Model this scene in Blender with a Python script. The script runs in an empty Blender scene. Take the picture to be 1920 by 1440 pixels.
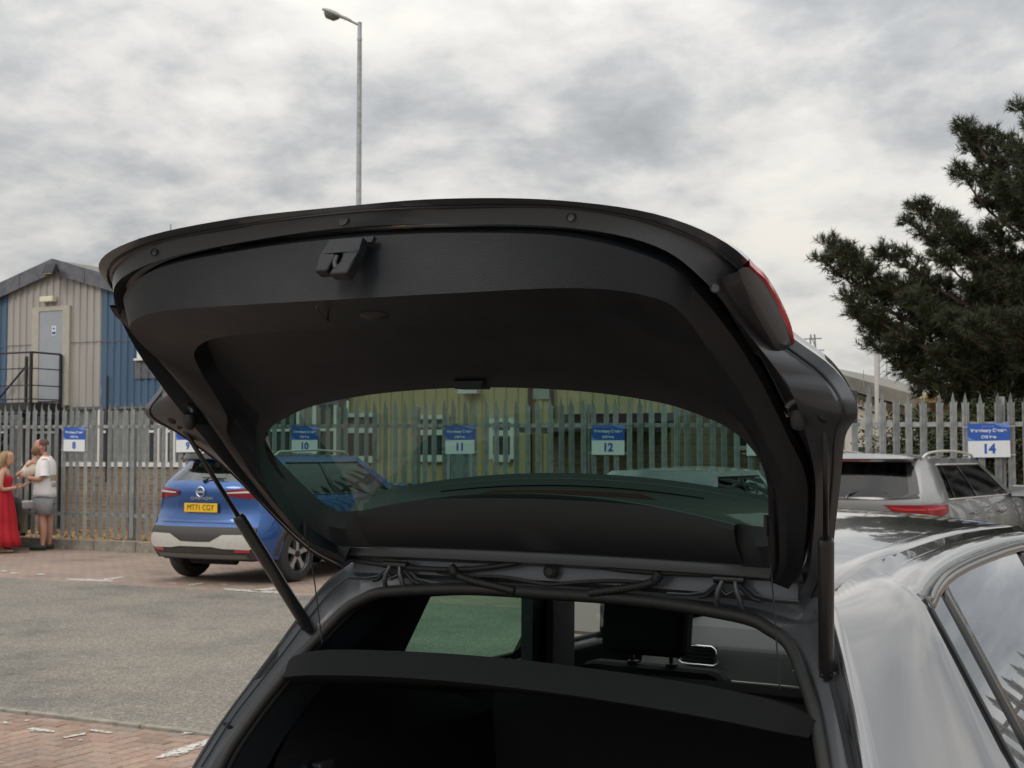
import bpy, bmesh, math, random
from mathutils import Vector, Matrix
random.seed(7)
SC = bpy.context.scene
COL = SC.collection
R = math.radians

# ------------------------------------------------------------------ camera, sky, sun, exposure
EYE = 1.60
cam_data = bpy.data.cameras.new('camera')
cam = bpy.data.objects.new('camera', cam_data); COL.objects.link(cam)
cam.location = (0, 0, EYE)
cam.rotation_euler = (R(90 + 2.798), 0, R(27.96))
cam_data.sensor_width = 36.0
cam_data.lens = 36.0 * 2660 / 1920
cam_data.clip_end = 3000
cam_data.dof.use_dof = True
cam_data.dof.focus_distance = 2.5
cam_data.dof.aperture_fstop = 21
SC.camera = cam

SUN_EL, SUN_AZ = 38.0, 200.0     # azimuth clockwise from +Y
world = bpy.data.worlds.new('World'); SC.world = world
world.use_nodes = True
nt = world.node_tree; nt.nodes.clear()
def N(t, **k):
    n = nt.nodes.new(t)
    for a, b in k.items(): setattr(n, a, b)
    return n
LK = nt.links.new
out = N('ShaderNodeOutputWorld'); bg = N('ShaderNodeBackground'); LK(bg.outputs[0], out.inputs[0])
bg.inputs[1].default_value = 0.10
sky = N('ShaderNodeTexSky', sky_type='NISHITA', sun_disc=False)
sky.sun_elevation = R(SUN_EL); sky.sun_rotation = R(SUN_AZ)
tc = N('ShaderNodeTexCoord'); sp = N('ShaderNodeSeparateXYZ'); LK(tc.outputs['Generated'], sp.inputs[0])
def M(op, a, b=None, c=None):
    n = N('ShaderNodeMath', operation=op)
    for i, v in enumerate((a, b, c)):
        if v is None: continue
        if isinstance(v, (int, float)): n.inputs[i].default_value = v
        else: LK(v, n.inputs[i])
    return n.outputs[0]
zc = M('MAXIMUM', sp.outputs[2], 0.0)
zd = M('ADD', zc, 0.30)
cmb = N('ShaderNodeCombineXYZ')
LK(M('DIVIDE', sp.outputs[0], zd), cmb.inputs[0]); LK(M('DIVIDE', sp.outputs[1], zd), cmb.inputs[1])
def noise(scale, detail, rough, dist, off):
    mp = N('ShaderNodeMapping'); LK(cmb.outputs[0], mp.inputs[0]); mp.inputs['Location'].default_value = off
    n = N('ShaderNodeTexNoise'); LK(mp.outputs[0], n.inputs['Vector'])
    n.inputs['Scale'].default_value = scale; n.inputs['Detail'].default_value = detail
    n.inputs['Roughness'].default_value = rough; n.inputs['Distortion'].default_value = dist
    return n.outputs['Fac']
n1 = noise(2.5, 12, 0.62, 0.15, (3.2, 1.7, 0.4))
n2 = noise(1.0, 5, 0.5, 0.1, (4.6, 8.2, 2.0))
n3 = noise(6.0, 6, 0.55, 0.2, (0.3, 9.3, 5.0))
bil = M('ABSOLUTE', M('SUBTRACT', noise(3.6, 5, 0.5, 0.1, (5.5, 2.2, 1.0)), 0.5))     # billowed edges
cl = M('ADD', M('ADD', M('MULTIPLY', n1, 0.42), M('MULTIPLY', n2, 0.38)), M('ADD', M('MULTIPLY', n3, 0.15), M('SUBTRACT', 0.060, M('MULTIPLY', bil, 0.30))))
ramp = N('ShaderNodeValToRGB'); LK(cl, ramp.inputs[0])
cr = ramp.color_ramp
cr.elements[0].position = 0.395; cr.elements[0].color = (0.38, 0.395, 0.41, 1)
cr.elements[1].position = 0.60; cr.elements[1].color = (0.93, 0.89, 0.82, 1)
e = cr.elements.new(0.465); e.color = (0.53, 0.54, 0.548, 1)
e = cr.elements.new(0.515); e.color = (0.715, 0.705, 0.685, 1)
e = cr.elements.new(0.56); e.color = (0.84, 0.825, 0.79, 1)
# overcast luminance rises towards the zenith (CIE overcast sky)
lum = M('MULTIPLY', M('ADD', M('MULTIPLY', zc, 2.0), 1.0), 7.3)
sc_ = N('ShaderNodeVectorMath', operation='SCALE'); LK(ramp.outputs[0], sc_.inputs[0]); LK(lum, sc_.inputs['Scale'])
mix = N('ShaderNodeMix', data_type='RGBA'); mix.inputs[0].default_value = 0.965
LK(sky.outputs[0], mix.inputs['A']); LK(sc_.outputs[0], mix.inputs['B'])
LK(mix.outputs['Result'], bg.inputs[0])

sun_data = bpy.data.lights.new('sun', 'SUN'); sun = bpy.data.objects.new('sun', sun_data); COL.objects.link(sun)
sun_data.energy = 0.8; sun_data.angle = R(18); sun_data.color = (1.0, 0.93, 0.84)
az = R(SUN_AZ)
sd = Vector((math.sin(az) * math.cos(R(SUN_EL)), math.cos(az) * math.cos(R(SUN_EL)), math.sin(R(SUN_EL))))
sun.rotation_euler = sd.to_track_quat('Z', 'Y').to_euler()

SC.view_settings.view_transform = 'Standard'; SC.view_settings.look = 'None'
SC.view_settings.exposure = 0.0; SC.view_settings.gamma = 1.0
SC.view_settings.use_curve_mapping = False
SC.cycles.use_denoising = True
SC.cycles.max_bounces = 8; SC.cycles.transparent_max_bounces = 12
SC.cycles.sample_clamp_indirect = 6.0

# ------------------------------------------------------------------ helpers
class MB:
    """collects faces; build() links them as one mesh object"""
    def __init__(s): s.v = []; s.f = []; s.m = []
    def add(s, vs, fs, mi=0):
        b = len(s.v); s.v += [tuple(p) for p in vs]
        for f in fs: s.f.append(tuple(b + i for i in f)); s.m.append(mi)
        return s
    def box(s, c, d, rot=None, mi=0, taper=1.0):
        x, y, z = d[0] / 2, d[1] / 2, d[2] / 2
        vs = []
        for k in (-1, 1):
            t = taper if k > 0 else 1.0
            for a, b in ((-1, -1), (1, -1), (1, 1), (-1, 1)):
                p = Vector((a * x * t, b * y * t, k * z))
                if rot is not None: p = rot @ p
                vs.append(p + Vector(c))
        return s.add(vs, [(3, 2, 1, 0), (4, 5, 6, 7), (0, 1, 5, 4), (1, 2, 6, 5), (2, 3, 7, 6), (3, 0, 4, 7)], mi)
    def bx(s, x0, x1, y0, y1, z0, z1, mi=0):
        return s.box(((x0 + x1) / 2, (y0 + y1) / 2, (z0 + z1) / 2), (abs(x1 - x0), abs(y1 - y0), abs(z1 - z0)), None, mi)
    def grid(s, rows, mi=0, skip=None, flip=False, closed=False):
        n = len(rows[0]); vs = [p for r in rows for p in r]; fs = []
        for i in range(len(rows) - 1):
            for j in range(n if closed else n - 1):
                if skip and skip(i, j): continue
                k = (j + 1) % n
                f = (i * n + j, i * n + k, (i + 1) * n + k, (i + 1) * n + j)
                fs.append(f[::-1] if flip else f)
        return s.add(vs, fs, mi)
    def tube(s, path, r, n=8, cap=True, mi=0):
        path = [Vector(p) for p in path]; rows = []; K = len(path)
        rr = r if isinstance(r, (list, tuple)) else [r] * K
        ref = None
        for i, p in enumerate(path):
            t = (path[min(i + 1, K - 1)] - path[max(i - 1, 0)])
            if t.length < 1e-9: t = Vector((0, 0, 1))
            t.normalize()
            if ref is None:
                ref = Vector((0, 0, 1)) if abs(t.z) < .9 else Vector((1, 0, 0))
            a = t.cross(ref).normalized(); b = a.cross(t).normalized(); ref = b
            rows.append([p + (a * math.cos(q) + b * math.sin(q)) * rr[i] for q in [2 * math.pi * j / n for j in range(n)]])
        b0 = len(s.v)
        s.grid(rows, mi, closed=True)
        if cap:
            s.f.append(tuple(b0 + j for j in range(n))[::-1]); s.m.append(mi)
            s.f.append(tuple(b0 + (K - 1) * n + j for j in range(n))); s.m.append(mi)
        return s
    def disc(s, c, axis, r, th, n=16, mi=0):
        c = Vector(c); a = Vector(axis).normalized()
        return s.tube([c - a * th / 2, c + a * th / 2], r, n, True, mi)
    def lathe(s, prof, c=(0, 0, 0), axis='z', n=24, mi=0):
        rows = []
        for r, h in prof:
            row = []
            for j in range(n):
                q = 2 * math.pi * j / n
                p = (r * math.cos(q), r * math.sin(q), h)
                if axis == 'x': p = (h, r * math.cos(q), r * math.sin(q))
                if axis == 'y': p = (r * math.cos(q), h, r * math.sin(q))
                row.append((p[0] + c[0], p[1] + c[1], p[2] + c[2]))
            rows.append(row)
        return s.grid(rows, mi, closed=True)
    def prism(s, poly, y0, y1, f=None, mi=0):
        """poly in (a,b); f maps (a,b,depth) to a point"""
        f = f or (lambda a, b, d: (a, d, b)); n = len(poly)
        vs = [f(a, b, y0) for a, b in poly] + [f(a, b, y1) for a, b in poly]
        fs = [tuple(range(n)), tuple(range(2 * n - 1, n - 1, -1))]
        fs += [(i, n + i, n + (i + 1) % n, (i + 1) % n) for i in range(n)]
        return s.add(vs, fs, mi)
    def ball(s, c, r, seg=12, ring=8, mi=0):
        rx, ry, rz = r if isinstance(r, (tuple, list)) else (r, r, r)
        rows = []
        for i in range(ring + 1):
            th = math.pi * i / ring
            rows.append([(c[0] + rx * math.sin(th) * math.cos(2 * math.pi * j / seg), c[1] + ry * math.sin(th) * math.sin(2 * math.pi * j / seg), c[2] + rz * math.cos(th)) for j in range(seg)])
        return s.grid(rows, mi, closed=True)
    def mesh(s, name, mats, smooth=None):
        me = bpy.data.meshes.new(name); me.from_pydata(s.v, [], s.f); me.update()
        bm = bmesh.new(); bm.from_mesh(me)
        bmesh.ops.remove_doubles(bm, verts=bm.verts, dist=1e-5)
        bmesh.ops.delete(bm, geom=[v for v in bm.verts if not v.link_faces], context='VERTS')
        bmesh.ops.recalc_face_normals(bm, faces=bm.faces)
        bm.to_mesh(me); bm.free()
        for m in (mats if isinstance(mats, (list, tuple)) else [mats]): me.materials.append(m)
        if len(me.polygons) == len(s.m) and any(s.m): me.polygons.foreach_set('material_index', s.m)
        if smooth is not None:
            me.polygons.foreach_set('use_smooth', [True] * len(me.polygons))
            if smooth < 180: me.set_sharp_from_angle(angle=R(smooth))
        me.update(); return me
    def build(s, name, mats, parent=None, smooth=None, **k):
        return link(name, s.mesh(name, mats, smooth), parent, **k)
def link(name, data, parent=None, label=None, cat=None, group=None, kind=None, loc=None, rot=None):
    o = bpy.data.objects.new(name, data); COL.objects.link(o)
    if parent is not None: o.parent = parent
    if loc is not None: o.location = loc
    if rot is not None: o.rotation_euler = rot
    tag(o, label, cat, group, kind); return o
def tag(o, label=None, cat=None, group=None, kind=None):
    if label: o['label'] = label
    if cat: o['category'] = cat
    if group: o['group'] = group
    if kind: o['kind'] = kind
    return o
def empty(name, loc, label=None, cat=None, group=None, rz=0.0):
    o = link(name, None, None, label, cat, group); o.location = loc; o.rotation_euler = (0, 0, rz)
    o.empty_display_size = .2; return o
def bevel(o, w, seg=2, ang=40):
    m = o.modifiers.new('bevel', 'BEVEL'); m.width = w; m.segments = seg; m.limit_method = 'ANGLE'; m.angle_limit = R(ang); return o
def solid(o, t, off=-1, mo=0):
    m = o.modifiers.new('solid', 'SOLIDIFY'); m.thickness = t; m.offset = off; m.material_offset = mo; m.material_offset_rim = mo; return o
def outward(o, ref):
    """make the faces of an open shell look away from a local point"""
    me = o.data; r = Vector(ref)
    if sum((p.normal.dot(p.center - r) * p.area for p in me.polygons)) < 0: me.flip_normals()
    return o
def subsurf(o, l=1):
    m = o.modifiers.new('sub', 'SUBSURF'); m.levels = l; m.render_levels = l; return o
def text(name, s, size, m, parent, loc, rot, depth=0.001, align='CENTER', sx=1.0, bold=0.0):
    cu = bpy.data.curves.new(name, 'FONT'); cu.body = s; cu.size = size; cu.align_x = align; cu.align_y = 'CENTER'; cu.extrude = depth; cu.offset = bold
    t = bpy.data.objects.new(name, cu); COL.objects.link(t); bpy.context.view_layer.update()
    me = bpy.data.meshes.new_from_object(t.evaluated_get(bpy.context.evaluated_depsgraph_get()))
    bpy.data.objects.remove(t); bpy.data.curves.remove(cu)
    me.materials.clear(); me.materials.append(m)
    o = link(name, me, parent, loc=loc, rot=rot); o.scale = (sx, 1, 1); return o
def crom(P, n=6, sym=False):
    """Catmull-Rom through control points; sym mirrors the start at x=0"""
    P = [Vector(p) for p in P]; K = len(P); out = []
    for i in range(K - 1):
        p0 = P[i - 1] if i else (Vector((-P[1].x, P[1].y, P[1].z)) if sym else 2 * P[0] - P[1])
        p1, p2 = P[i], P[i + 1]; p3 = P[i + 2] if i + 2 < K else 2 * P[i + 1] - P[i]
        for k in range(n):
            t = k / n
            out.append(.5 * (2 * p1 + (p2 - p0) * t + (2 * p0 - 5 * p1 + 4 * p2 - p3) * t * t + (3 * p1 - p0 - 3 * p2 + p3) * t ** 3))
    out.append(P[-1]); return out
def full(half):
    """mirror a half rail that starts on x=0"""
    return [Vector((-p.x, p.y, p.z)) for p in half[:0:-1]] + half
def interp(x, xs, ys):
    if x <= xs[0]: return ys[0]
    for i in range(len(xs) - 1):
        if x <= xs[i + 1]:
            t = (x - xs[i]) / (xs[i + 1] - xs[i]); return ys[i] + (ys[i + 1] - ys[i]) * t
    return ys[-1]
def smooth_interp(x, xs, ys):
    """cubic Hermite"""
    if x <= xs[0]: return ys[0]
    if x >= xs[-1]: return ys[-1]
    for i in range(len(xs) - 1):
        if x <= xs[i + 1]:
            h = xs[i + 1] - xs[i]; t = (x - xs[i]) / h
            def sl(k):
                if k <= 0: return (ys[1] - ys[0]) / (xs[1] - xs[0])
                if k >= len(xs) - 1: return (ys[-1] - ys[-2]) / (xs[-1] - xs[-2])
                return (ys[k + 1] - ys[k - 1]) / (xs[k + 1] - xs[k - 1])
            a, b = sl(i) * h, sl(i + 1) * h
            return (2*t**3-3*t*t+1)*ys[i] + (t**3-2*t*t+t)*a + (-2*t**3+3*t*t)*ys[i+1] + (t**3-t*t)*b
# px of the photograph -> world, on a vertical plane Y or the ground
YAW = R(27.96)
def px_dir(x, y):
    return Vector((0, 0, 0)) + cam_fwd + cam_rt * ((x - 960) / 2660) - cam_up * ((y - 720) / 2660)
_P = math.atan(130 / 2660)
cam_fwd = Vector((-math.sin(YAW) * math.cos(_P), math.cos(YAW) * math.cos(_P), math.sin(_P)))
cam_rt = Vector((math.cos(YAW), math.sin(YAW), 0)); cam_up = cam_rt.cross(cam_fwd)
def at_y(x, y, Y):
    d = px_dir(x, y); return Vector((0, 0, EYE)) + d * (Y / d.y)
def at_z(x, y, Z=0.0):
    d = px_dir(x, y); return Vector((0, 0, EYE)) + d * ((Z - EYE) / d.z)

# ------------------------------------------------------------------ materials
MATS = {}
def mat(name, col, rough=.5, metal=0., var=0., vscale=8., col2=None, bump=0., bscale=40., coat=0., coat_r=.03, spec=.5, rvar=0., detail=6, alpha=None, stretch=None):
    m = bpy.data.materials.new(name); m.use_nodes = True; t = m.node_tree; b = t.nodes['Principled BSDF']
    b.inputs['Roughness'].default_value = rough; b.inputs['Metallic'].default_value = metal
    b.inputs['Coat Weight'].default_value = coat; b.inputs['Coat Roughness'].default_value = coat_r
    b.inputs['Specular IOR Level'].default_value = spec
    c = (*col, 1); b.inputs['Base Color'].default_value = c
    tcn = t.nodes.new('ShaderNodeTexCoord'); src = tcn.outputs['Object']
    if stretch:
        mp = t.nodes.new('ShaderNodeMapping'); mp.inputs['Scale'].default_value = stretch; t.links.new(src, mp.inputs[0]); src = mp.outputs[0]
    if var or col2:
        n = t.nodes.new('ShaderNodeTexNoise'); n.inputs['Scale'].default_value = vscale; n.inputs['Detail'].default_value = detail; n.inputs['Roughness'].default_value = .62
        t.links.new(src, n.inputs['Vector'])
        r = t.nodes.new('ShaderNodeValToRGB'); t.links.new(n.outputs['Fac'], r.inputs[0])
        r.color_ramp.elements[0].position = .3; r.color_ramp.elements[1].position = .7
        lo = col if col2 else tuple(max(0, v * (1 - var)) for v in col)
        hi = col2 if col2 else tuple(min(1, v * (1 + var)) for v in col)
        r.color_ramp.elements[0].color = (*lo, 1); r.color_ramp.elements[1].color = (*hi, 1)
        t.links.new(r.outputs[0], b.inputs['Base Color'])
        if rvar:
            mr = t.nodes.new('ShaderNodeMapRange'); t.links.new(n.outputs['Fac'], mr.inputs[0])
            mr.inputs[1].default_value = .3; mr.inputs[2].default_value = .7
            mr.inputs[3].default_value = max(0, rough - rvar); mr.inputs[4].default_value = min(1, rough + rvar)
            t.links.new(mr.outputs[0], b.inputs['Roughness'])
    if bump:
        n = t.nodes.new('ShaderNodeTexNoise'); n.inputs['Scale'].default_value = bscale; n.inputs['Detail'].default_value = 5
        t.links.new(src, n.inputs['Vector'])
        bp = t.nodes.new('ShaderNodeBump'); bp.inputs['Strength'].default_value = bump; bp.inputs['Distance'].default_value = .01
        t.links.new(n.outputs['Fac'], bp.inputs['Height']); t.links.new(bp.outputs[0], b.inputs['Normal'])
    MATS[name] = m; return m
def glass(name, tint, refl=1.0, rough=0.0):
    """thin tinted pane: tinted see-through plus mirror by Fresnel"""
    m = bpy.data.materials.new(name); m.use_nodes = True; t = m.node_tree; t.nodes.clear()
    o = t.nodes.new('ShaderNodeOutputMaterial'); tr = t.nodes.new('ShaderNodeBsdfTransparent'); gl = t.nodes.new('ShaderNodeBsdfGlossy')
    tr.inputs[0].default_value = (*tint, 1); gl.inputs['Roughness'].default_value = rough; gl.inputs[0].default_value = (.95, .97, 1, 1)
    fr = t.nodes.new('ShaderNodeLayerWeight'); fr.inputs[0].default_value = .5
    pw = t.nodes.new('ShaderNodeMath'); pw.operation = 'POWER'; pw.inputs[1].default_value = 5.0; t.links.new(fr.outputs['Facing'], pw.inputs[0])
    ma = t.nodes.new('ShaderNodeMath'); ma.operation = 'MULTIPLY_ADD'; ma.inputs[1].default_value = .92; ma.inputs[2].default_value = .08; t.links.new(pw.outputs[0], ma.inputs[0])
    mu = t.nodes.new('ShaderNodeMath'); mu.operation = 'MULTIPLY'; mu.inputs[1].default_value = refl; mu.use_clamp = True
    mx = t.nodes.new('ShaderNodeMixShader')
    t.links.new(ma.outputs[0], mu.inputs[0]); t.links.new(mu.outputs[0], mx.inputs[0]); t.links.new(tr.outputs[0], mx.inputs[1]); t.links.new(gl.outputs[0], mx.inputs[2]); t.links.new(mx.outputs[0], o.inputs[0])
    MATS[name] = m; return m
def paint(name, col, metal=.35, flake=.25, rough=.36):
    return mat(name, col, rough=rough, metal=metal, var=flake, vscale=900, coat=1.0, coat_r=.02, detail=2)

grey_paint = paint('graphite grey car paint', (.255, .258, .267), .85, .06, .15)
inner_shade_paint = mat('shaded graphite panel paint', (.072, .077, .087), .40, .5, var=.1, vscale=300, coat=.35, coat_r=.15)  # duller, darker copy of the body paint; inner shade put into the colour
trim_black = mat('black grained plastic', (.007, .0092, .0128), .48, bump=.25, bscale=900, spec=.4, var=.30, vscale=7, rvar=.10)
trim_grey = mat('dark grey soft trim', (.018, .020, .023), .55, bump=.25, bscale=1100, spec=.4)
gloss_black = mat('gloss black plastic', (.008, .008, .009), .16, coat=.4)
rubber = mat('black rubber', (.014, .014, .015), .62, var=.25, vscale=60)
carpet = mat('black boot carpet', (.018, .018, .02), .95, var=.5, vscale=420, bump=.6, bscale=700, spec=.1)
metal_dark = mat('dark steel', (.05, .05, .052), .38, .8)
chrome = mat('bright chrome', (.75, .76, .78), .14, 1.0)
sat_silver = mat('satin silver plastic', (.60, .585, .55), .42, .3, var=.08, vscale=30)
red_lens = mat('red lamp lens', (.22, .006, .010), .15, coat=.3)
red_bright = mat('bright red lamp lens', (.50, .03, .04), .2, coat=.3)
clear_lens = mat('clear lamp lens', (.65, .66, .68), .1, coat=.6)
lamp_black = mat('lamp housing black', (.03, .03, .033), .4)
tyre_m = mat('tyre rubber', (.028, .028, .029), .78, var=.35, vscale=26, bump=.2, bscale=120)
under_m = mat('dark underbody', (.012, .012, .012), .9)
rim_m = mat('machined alloy', (.52, .52, .53), .28, .85, var=.1, vscale=20)
rim_dark = mat('dark alloy', (.04, .04, .043), .35, .6)
pane_tint = glass('green tinted glass', (.235, .375, .325), .8)
pane_dark = glass('privacy glass', (.10, .125, .11), 1.4)
pane_near = glass('near privacy glass', (.08, .10, .09), 2.0)
pane_green = glass('deep green side glass', (.26, .46, .36), .5)
pane_rear = glass('light tinted rear glass', (.34, .36, .36), 1.6)
pane_clear = glass('clear glass', (.80, .86, .83), .8)
plate_yellow = mat('yellow number plate', (.80, .48, .02), .35)
plate_ink = mat('black plate lettering', (.012, .012, .012), .4)
white_paint = mat('white road paint', (.55, .54, .50), .8, var=.25, vscale=18)
_t = white_paint.node_tree; _n = _t.nodes.new('ShaderNodeTexNoise'); _n.inputs['Scale'].default_value = 26; _n.inputs['Detail'].default_value = 6; _n.inputs['Roughness'].default_value = .7
_g = _t.nodes.new('ShaderNodeNewGeometry'); _t.links.new(_g.outputs['Position'], _n.inputs['Vector'])
_r = _t.nodes.new('ShaderNodeValToRGB'); _r.color_ramp.elements[0].position = .42; _r.color_ramp.elements[1].position = .50; _t.links.new(_n.outputs['Fac'], _r.inputs[0]); _t.links.new(_r.outputs[0], _t.nodes['Principled BSDF'].inputs['Alpha'])
galv = mat('weathered galvanised steel', (.30, .315, .315), .5, .35, var=.28, vscale=9, bump=.05, bscale=60, rvar=.12)
# a little difference from pale to pale
_t = galv.node_tree; _oi = _t.nodes.new('ShaderNodeObjectInfo'); _mr = _t.nodes.new('ShaderNodeMapRange'); _mr.inputs[3].default_value = .78; _mr.inputs[4].default_value = 1.15; _t.links.new(_oi.outputs['Random'], _mr.inputs[0])
_b = _t.nodes['Principled BSDF']; _src = _b.inputs['Base Color'].links[0].from_socket; _vm = _t.nodes.new('ShaderNodeVectorMath'); _vm.operation = 'SCALE'; _t.links.new(_src, _vm.inputs[0]); _t.links.new(_mr.outputs[0], _vm.inputs['Scale']); _t.links.new(_vm.outputs[0], _b.inputs['Base Color'])
sign_blue = mat('sign blue', (.022, .10, .42), .32, var=.06, vscale=5)
sign_white = mat('sign white', (.74, .76, .78), .32, var=.04, vscale=5)
sign_pale = mat('sign pale blue', (.16, .25, .62), .32)
concrete = mat('weathered concrete', (.26, .24, .205), .88, var=.35, vscale=9, bump=.35, bscale=60)
# ------------------------------------------------------------------ the setting: ground, road, paving
def tex_mat(name, build):
    m = bpy.data.materials.new(name); m.use_nodes = True; t = m.node_tree; b = t.nodes['Principled BSDF']
    build(t, b); MATS[name] = m; return m
def nd(t, ty, **k):
    n = t.nodes.new(ty)
    for a, v in k.items():
        if a in n.inputs: n.inputs[a].default_value = v
        else: setattr(n, a, v)
    return n
def mk_ramp(t, src, stops):
    r = t.nodes.new('ShaderNodeValToRGB'); t.links.new(src, r.inputs[0]); c = r.color_ramp
    c.elements[0].position, c.elements[0].color = stops[0][0], (*stops[0][1], 1)
    c.elements[1].position, c.elements[1].color = stops[-1][0], (*stops[-1][1], 1)
    for p, q in stops[1:-1]: c.elements.new(p).color = (*q, 1)
    return r.outputs[0]
def mixc(t, a, b, fac, blend='MIX'):
    n = t.nodes.new('ShaderNodeMix'); n.data_type = 'RGBA'; n.blend_type = blend
    for s, v in ((n.inputs[0], fac), (n.inputs['A'], a), (n.inputs['B'], b)):
        if isinstance(v, (int, float)): s.default_value = v
        elif isinstance(v, tuple): s.default_value = (*v, 1)
        else: t.links.new(v, s)
    return n.outputs['Result']
def asphalt_b(t, b):
    tc = nd(t, 'ShaderNodeTexCoord'); P = tc.outputs['Object']
    v = nd(t, 'ShaderNodeTexVoronoi', Scale=75.0); t.links.new(P, v.inputs['Vector'])
    n1 = nd(t, 'ShaderNodeTexNoise', Scale=55.0, Detail=6.0, Roughness=.75); t.links.new(P, n1.inputs['Vector'])
    n2 = nd(t, 'ShaderNodeTexNoise', Scale=.75, Detail=7.0, Roughness=.66); t.links.new(P, n2.inputs['Vector'])
    stone = mk_ramp(t, v.outputs['Color'], [(.0, (.118, .110, .096)), (.55, (.198, .184, .162)), (.85, (.295, .273, .242)), (1, (.40, .375, .33))])
    grit = mk_ramp(t, n1.outputs['Fac'], [(.35, (.55, .55, .54)), (.5, (1, 1, 1)), (.66, (1.25, 1.22, 1.15))])
    big = mk_ramp(t, n2.outputs['Fac'], [(.36, (.72, .72, .75)), (.48, (1, 1, 1)), (.64, (1.16, 1.14, 1.09))])
    n4 = nd(t, 'ShaderNodeTexNoise', Scale=.9, Detail=8.0, Roughness=.7, Distortion=1.2); t.links.new(P, n4.inputs['Vector'])
    stain = mk_ramp(t, n4.outputs['Fac'], [(.30, (.62, .62, .64)), (.40, (1, 1, 1)), (1, (1, 1, 1))])
    c = mixc(t, mixc(t, mixc(t, stone, grit, 1.0, 'MULTIPLY'), big, 1.0, 'MULTIPLY'), stain, 1.0, 'MULTIPLY')
    t.links.new(c, b.inputs['Base Color']); b.inputs['Roughness'].default_value = .85; b.inputs['Specular IOR Level'].default_value = .3
    bp = nd(t, 'ShaderNodeBump', Strength=.55, Distance=.006); t.links.new(n1.outputs['Fac'], bp.inputs['Height']); t.links.new(bp.outputs[0], b.inputs['Normal'])
asphalt = tex_mat('worn asphalt', asphalt_b)
BRK = [(0, (.25, .172, .138)), (.25, (.32, .215, .168)), (.5, (.345, .245, .192)), (.72, (.28, .22, .185)), (.88, (.375, .265, .198)), (1, (.26, .195, .16))]
def block_b(t, b):
    oi = nd(t, 'ShaderNodeObjectInfo'); tc = nd(t, 'ShaderNodeTexCoord'); ge = nd(t, 'ShaderNodeNewGeometry')
    n = nd(t, 'ShaderNodeTexNoise', Scale=28.0, Detail=6.0, Roughness=.7); t.links.new(ge.outputs['Position'], n.inputs['Vector'])
    n2 = nd(t, 'ShaderNodeTexNoise', Scale=1.3, Detail=4.0); t.links.new(ge.outputs['Position'], n2.inputs['Vector'])
    base = mk_ramp(t, oi.outputs['Random'], BRK)
    g = mk_ramp(t, n.outputs['Fac'], [(.3, (.72, .72, .72)), (.55, (1, 1, 1)), (.75, (1.25, 1.2, 1.15))])
    d = mk_ramp(t, n2.outputs['Fac'], [(.4, (.85, .85, .85)), (.6, (1.05, 1.05, 1.05))])
    t.links.new(mixc(t, mixc(t, base, g, 1., 'MULTIPLY'), d, 1., 'MULTIPLY'), b.inputs['Base Color']); b.inputs['Roughness'].default_value = .82
    bp = nd(t, 'ShaderNodeBump', Strength=.35, Distance=.004); t.links.new(n.outputs['Fac'], bp.inputs['Height']); t.links.new(bp.outputs[0], b.inputs['Normal'])
block_m = tex_mat('red paving block', block_b)
def paving_b(t, b):
    tc = nd(t, 'ShaderNodeTexCoord'); P = tc.outputs['Object']
    br = nd(t, 'ShaderNodeTexBrick', Scale=1.0); br.offset = .5
    for k, v in (('Brick Width', .2), ('Row Height', .1), ('Mortar Size', .006), ('Bias', .0), ('Mortar Smooth', .2)): br.inputs[k].default_value = v
    br.inputs['Color1'].default_value = (.265, .198, .160, 1); br.inputs['Color2'].default_value = (.325, .245, .200, 1); br.inputs['Mortar'].default_value = (.15, .11, .085, 1)
    t.links.new(P, br.inputs['Vector'])
    n = nd(t, 'ShaderNodeTexNoise', Scale=1.1, Detail=6.0, Roughness=.65); t.links.new(P, n.inputs['Vector'])
    g = mk_ramp(t, n.outputs['Fac'], [(.3, (.68, .68, .7)), (.5, (1, 1, 1)), (.7, (1.15, 1.12, 1.08))])
    t.links.new(mixc(t, br.outputs['Color'], g, 1., 'MULTIPLY'), b.inputs['Base Color']); b.inputs['Roughness'].default_value = .8
    bp = nd(t, 'ShaderNodeBump', Strength=.4, Distance=.004); bp.invert = True; t.links.new(br.outputs['Fac'], bp.inputs['Height']); t.links.new(bp.outputs[0], b.inputs['Normal'])
paving_m = tex_mat('block paving', paving_b)
joint_m = mat('sandy joint with moss', (.055, .045, .034), .95, col2=(.07, .085, .03), vscale=5)
soil_m = mat('leafy soil', (.20, .15, .09), .95, col2=(.30, .20, .10), vscale=7, bump=.5, bscale=30)
earth_m = mat('rough ground', (.14, .13, .10), .95, var=.4, vscale=.6)

def sheet(name, x0, x1, y0, y1, z, m):
    return MB().add([(x0, y0, z), (x1, y0, z), (x1, y1, z), (x0, y1, z)], [(0, 1, 2, 3)]).build(name, m, kind='structure')
sheet('ground', -900, 900, -900, 900, -.06, earth_m)
LANE0, LANE1, FENCE_Y = 6.43, 13.12, 17.74
sheet('road', -70, 60, LANE0, LANE1, 0.0, asphalt)
sheet('bay_paving', -70, 60, LANE1 + .002, 17.55, -.004, paving_m)
sheet('verge', -70, 60, 17.70, 45, .02, soil_m)
sheet('rear_road', -70, 60, -60, 1.15, -.004, asphalt)
near = sheet('near_bay_paving', -70, 60, 1.152, LANE0 - .062, -.018, joint_m)
m = MB()
for x0, x1, y0, y1 in ((-70, -8.4, 1.152, LANE0 - .062), (-3.7, 60, 1.152, LANE0 - .062), (-8.4, -3.7, 1.152, 4.2)):
    m.add([(x0, y0, -.006), (x1, y0, -.006), (x1, y1, -.006), (x0, y1, -.006)], [(0, 1, 2, 3)])
m.build('paved_surface', paving_m, near)
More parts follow.
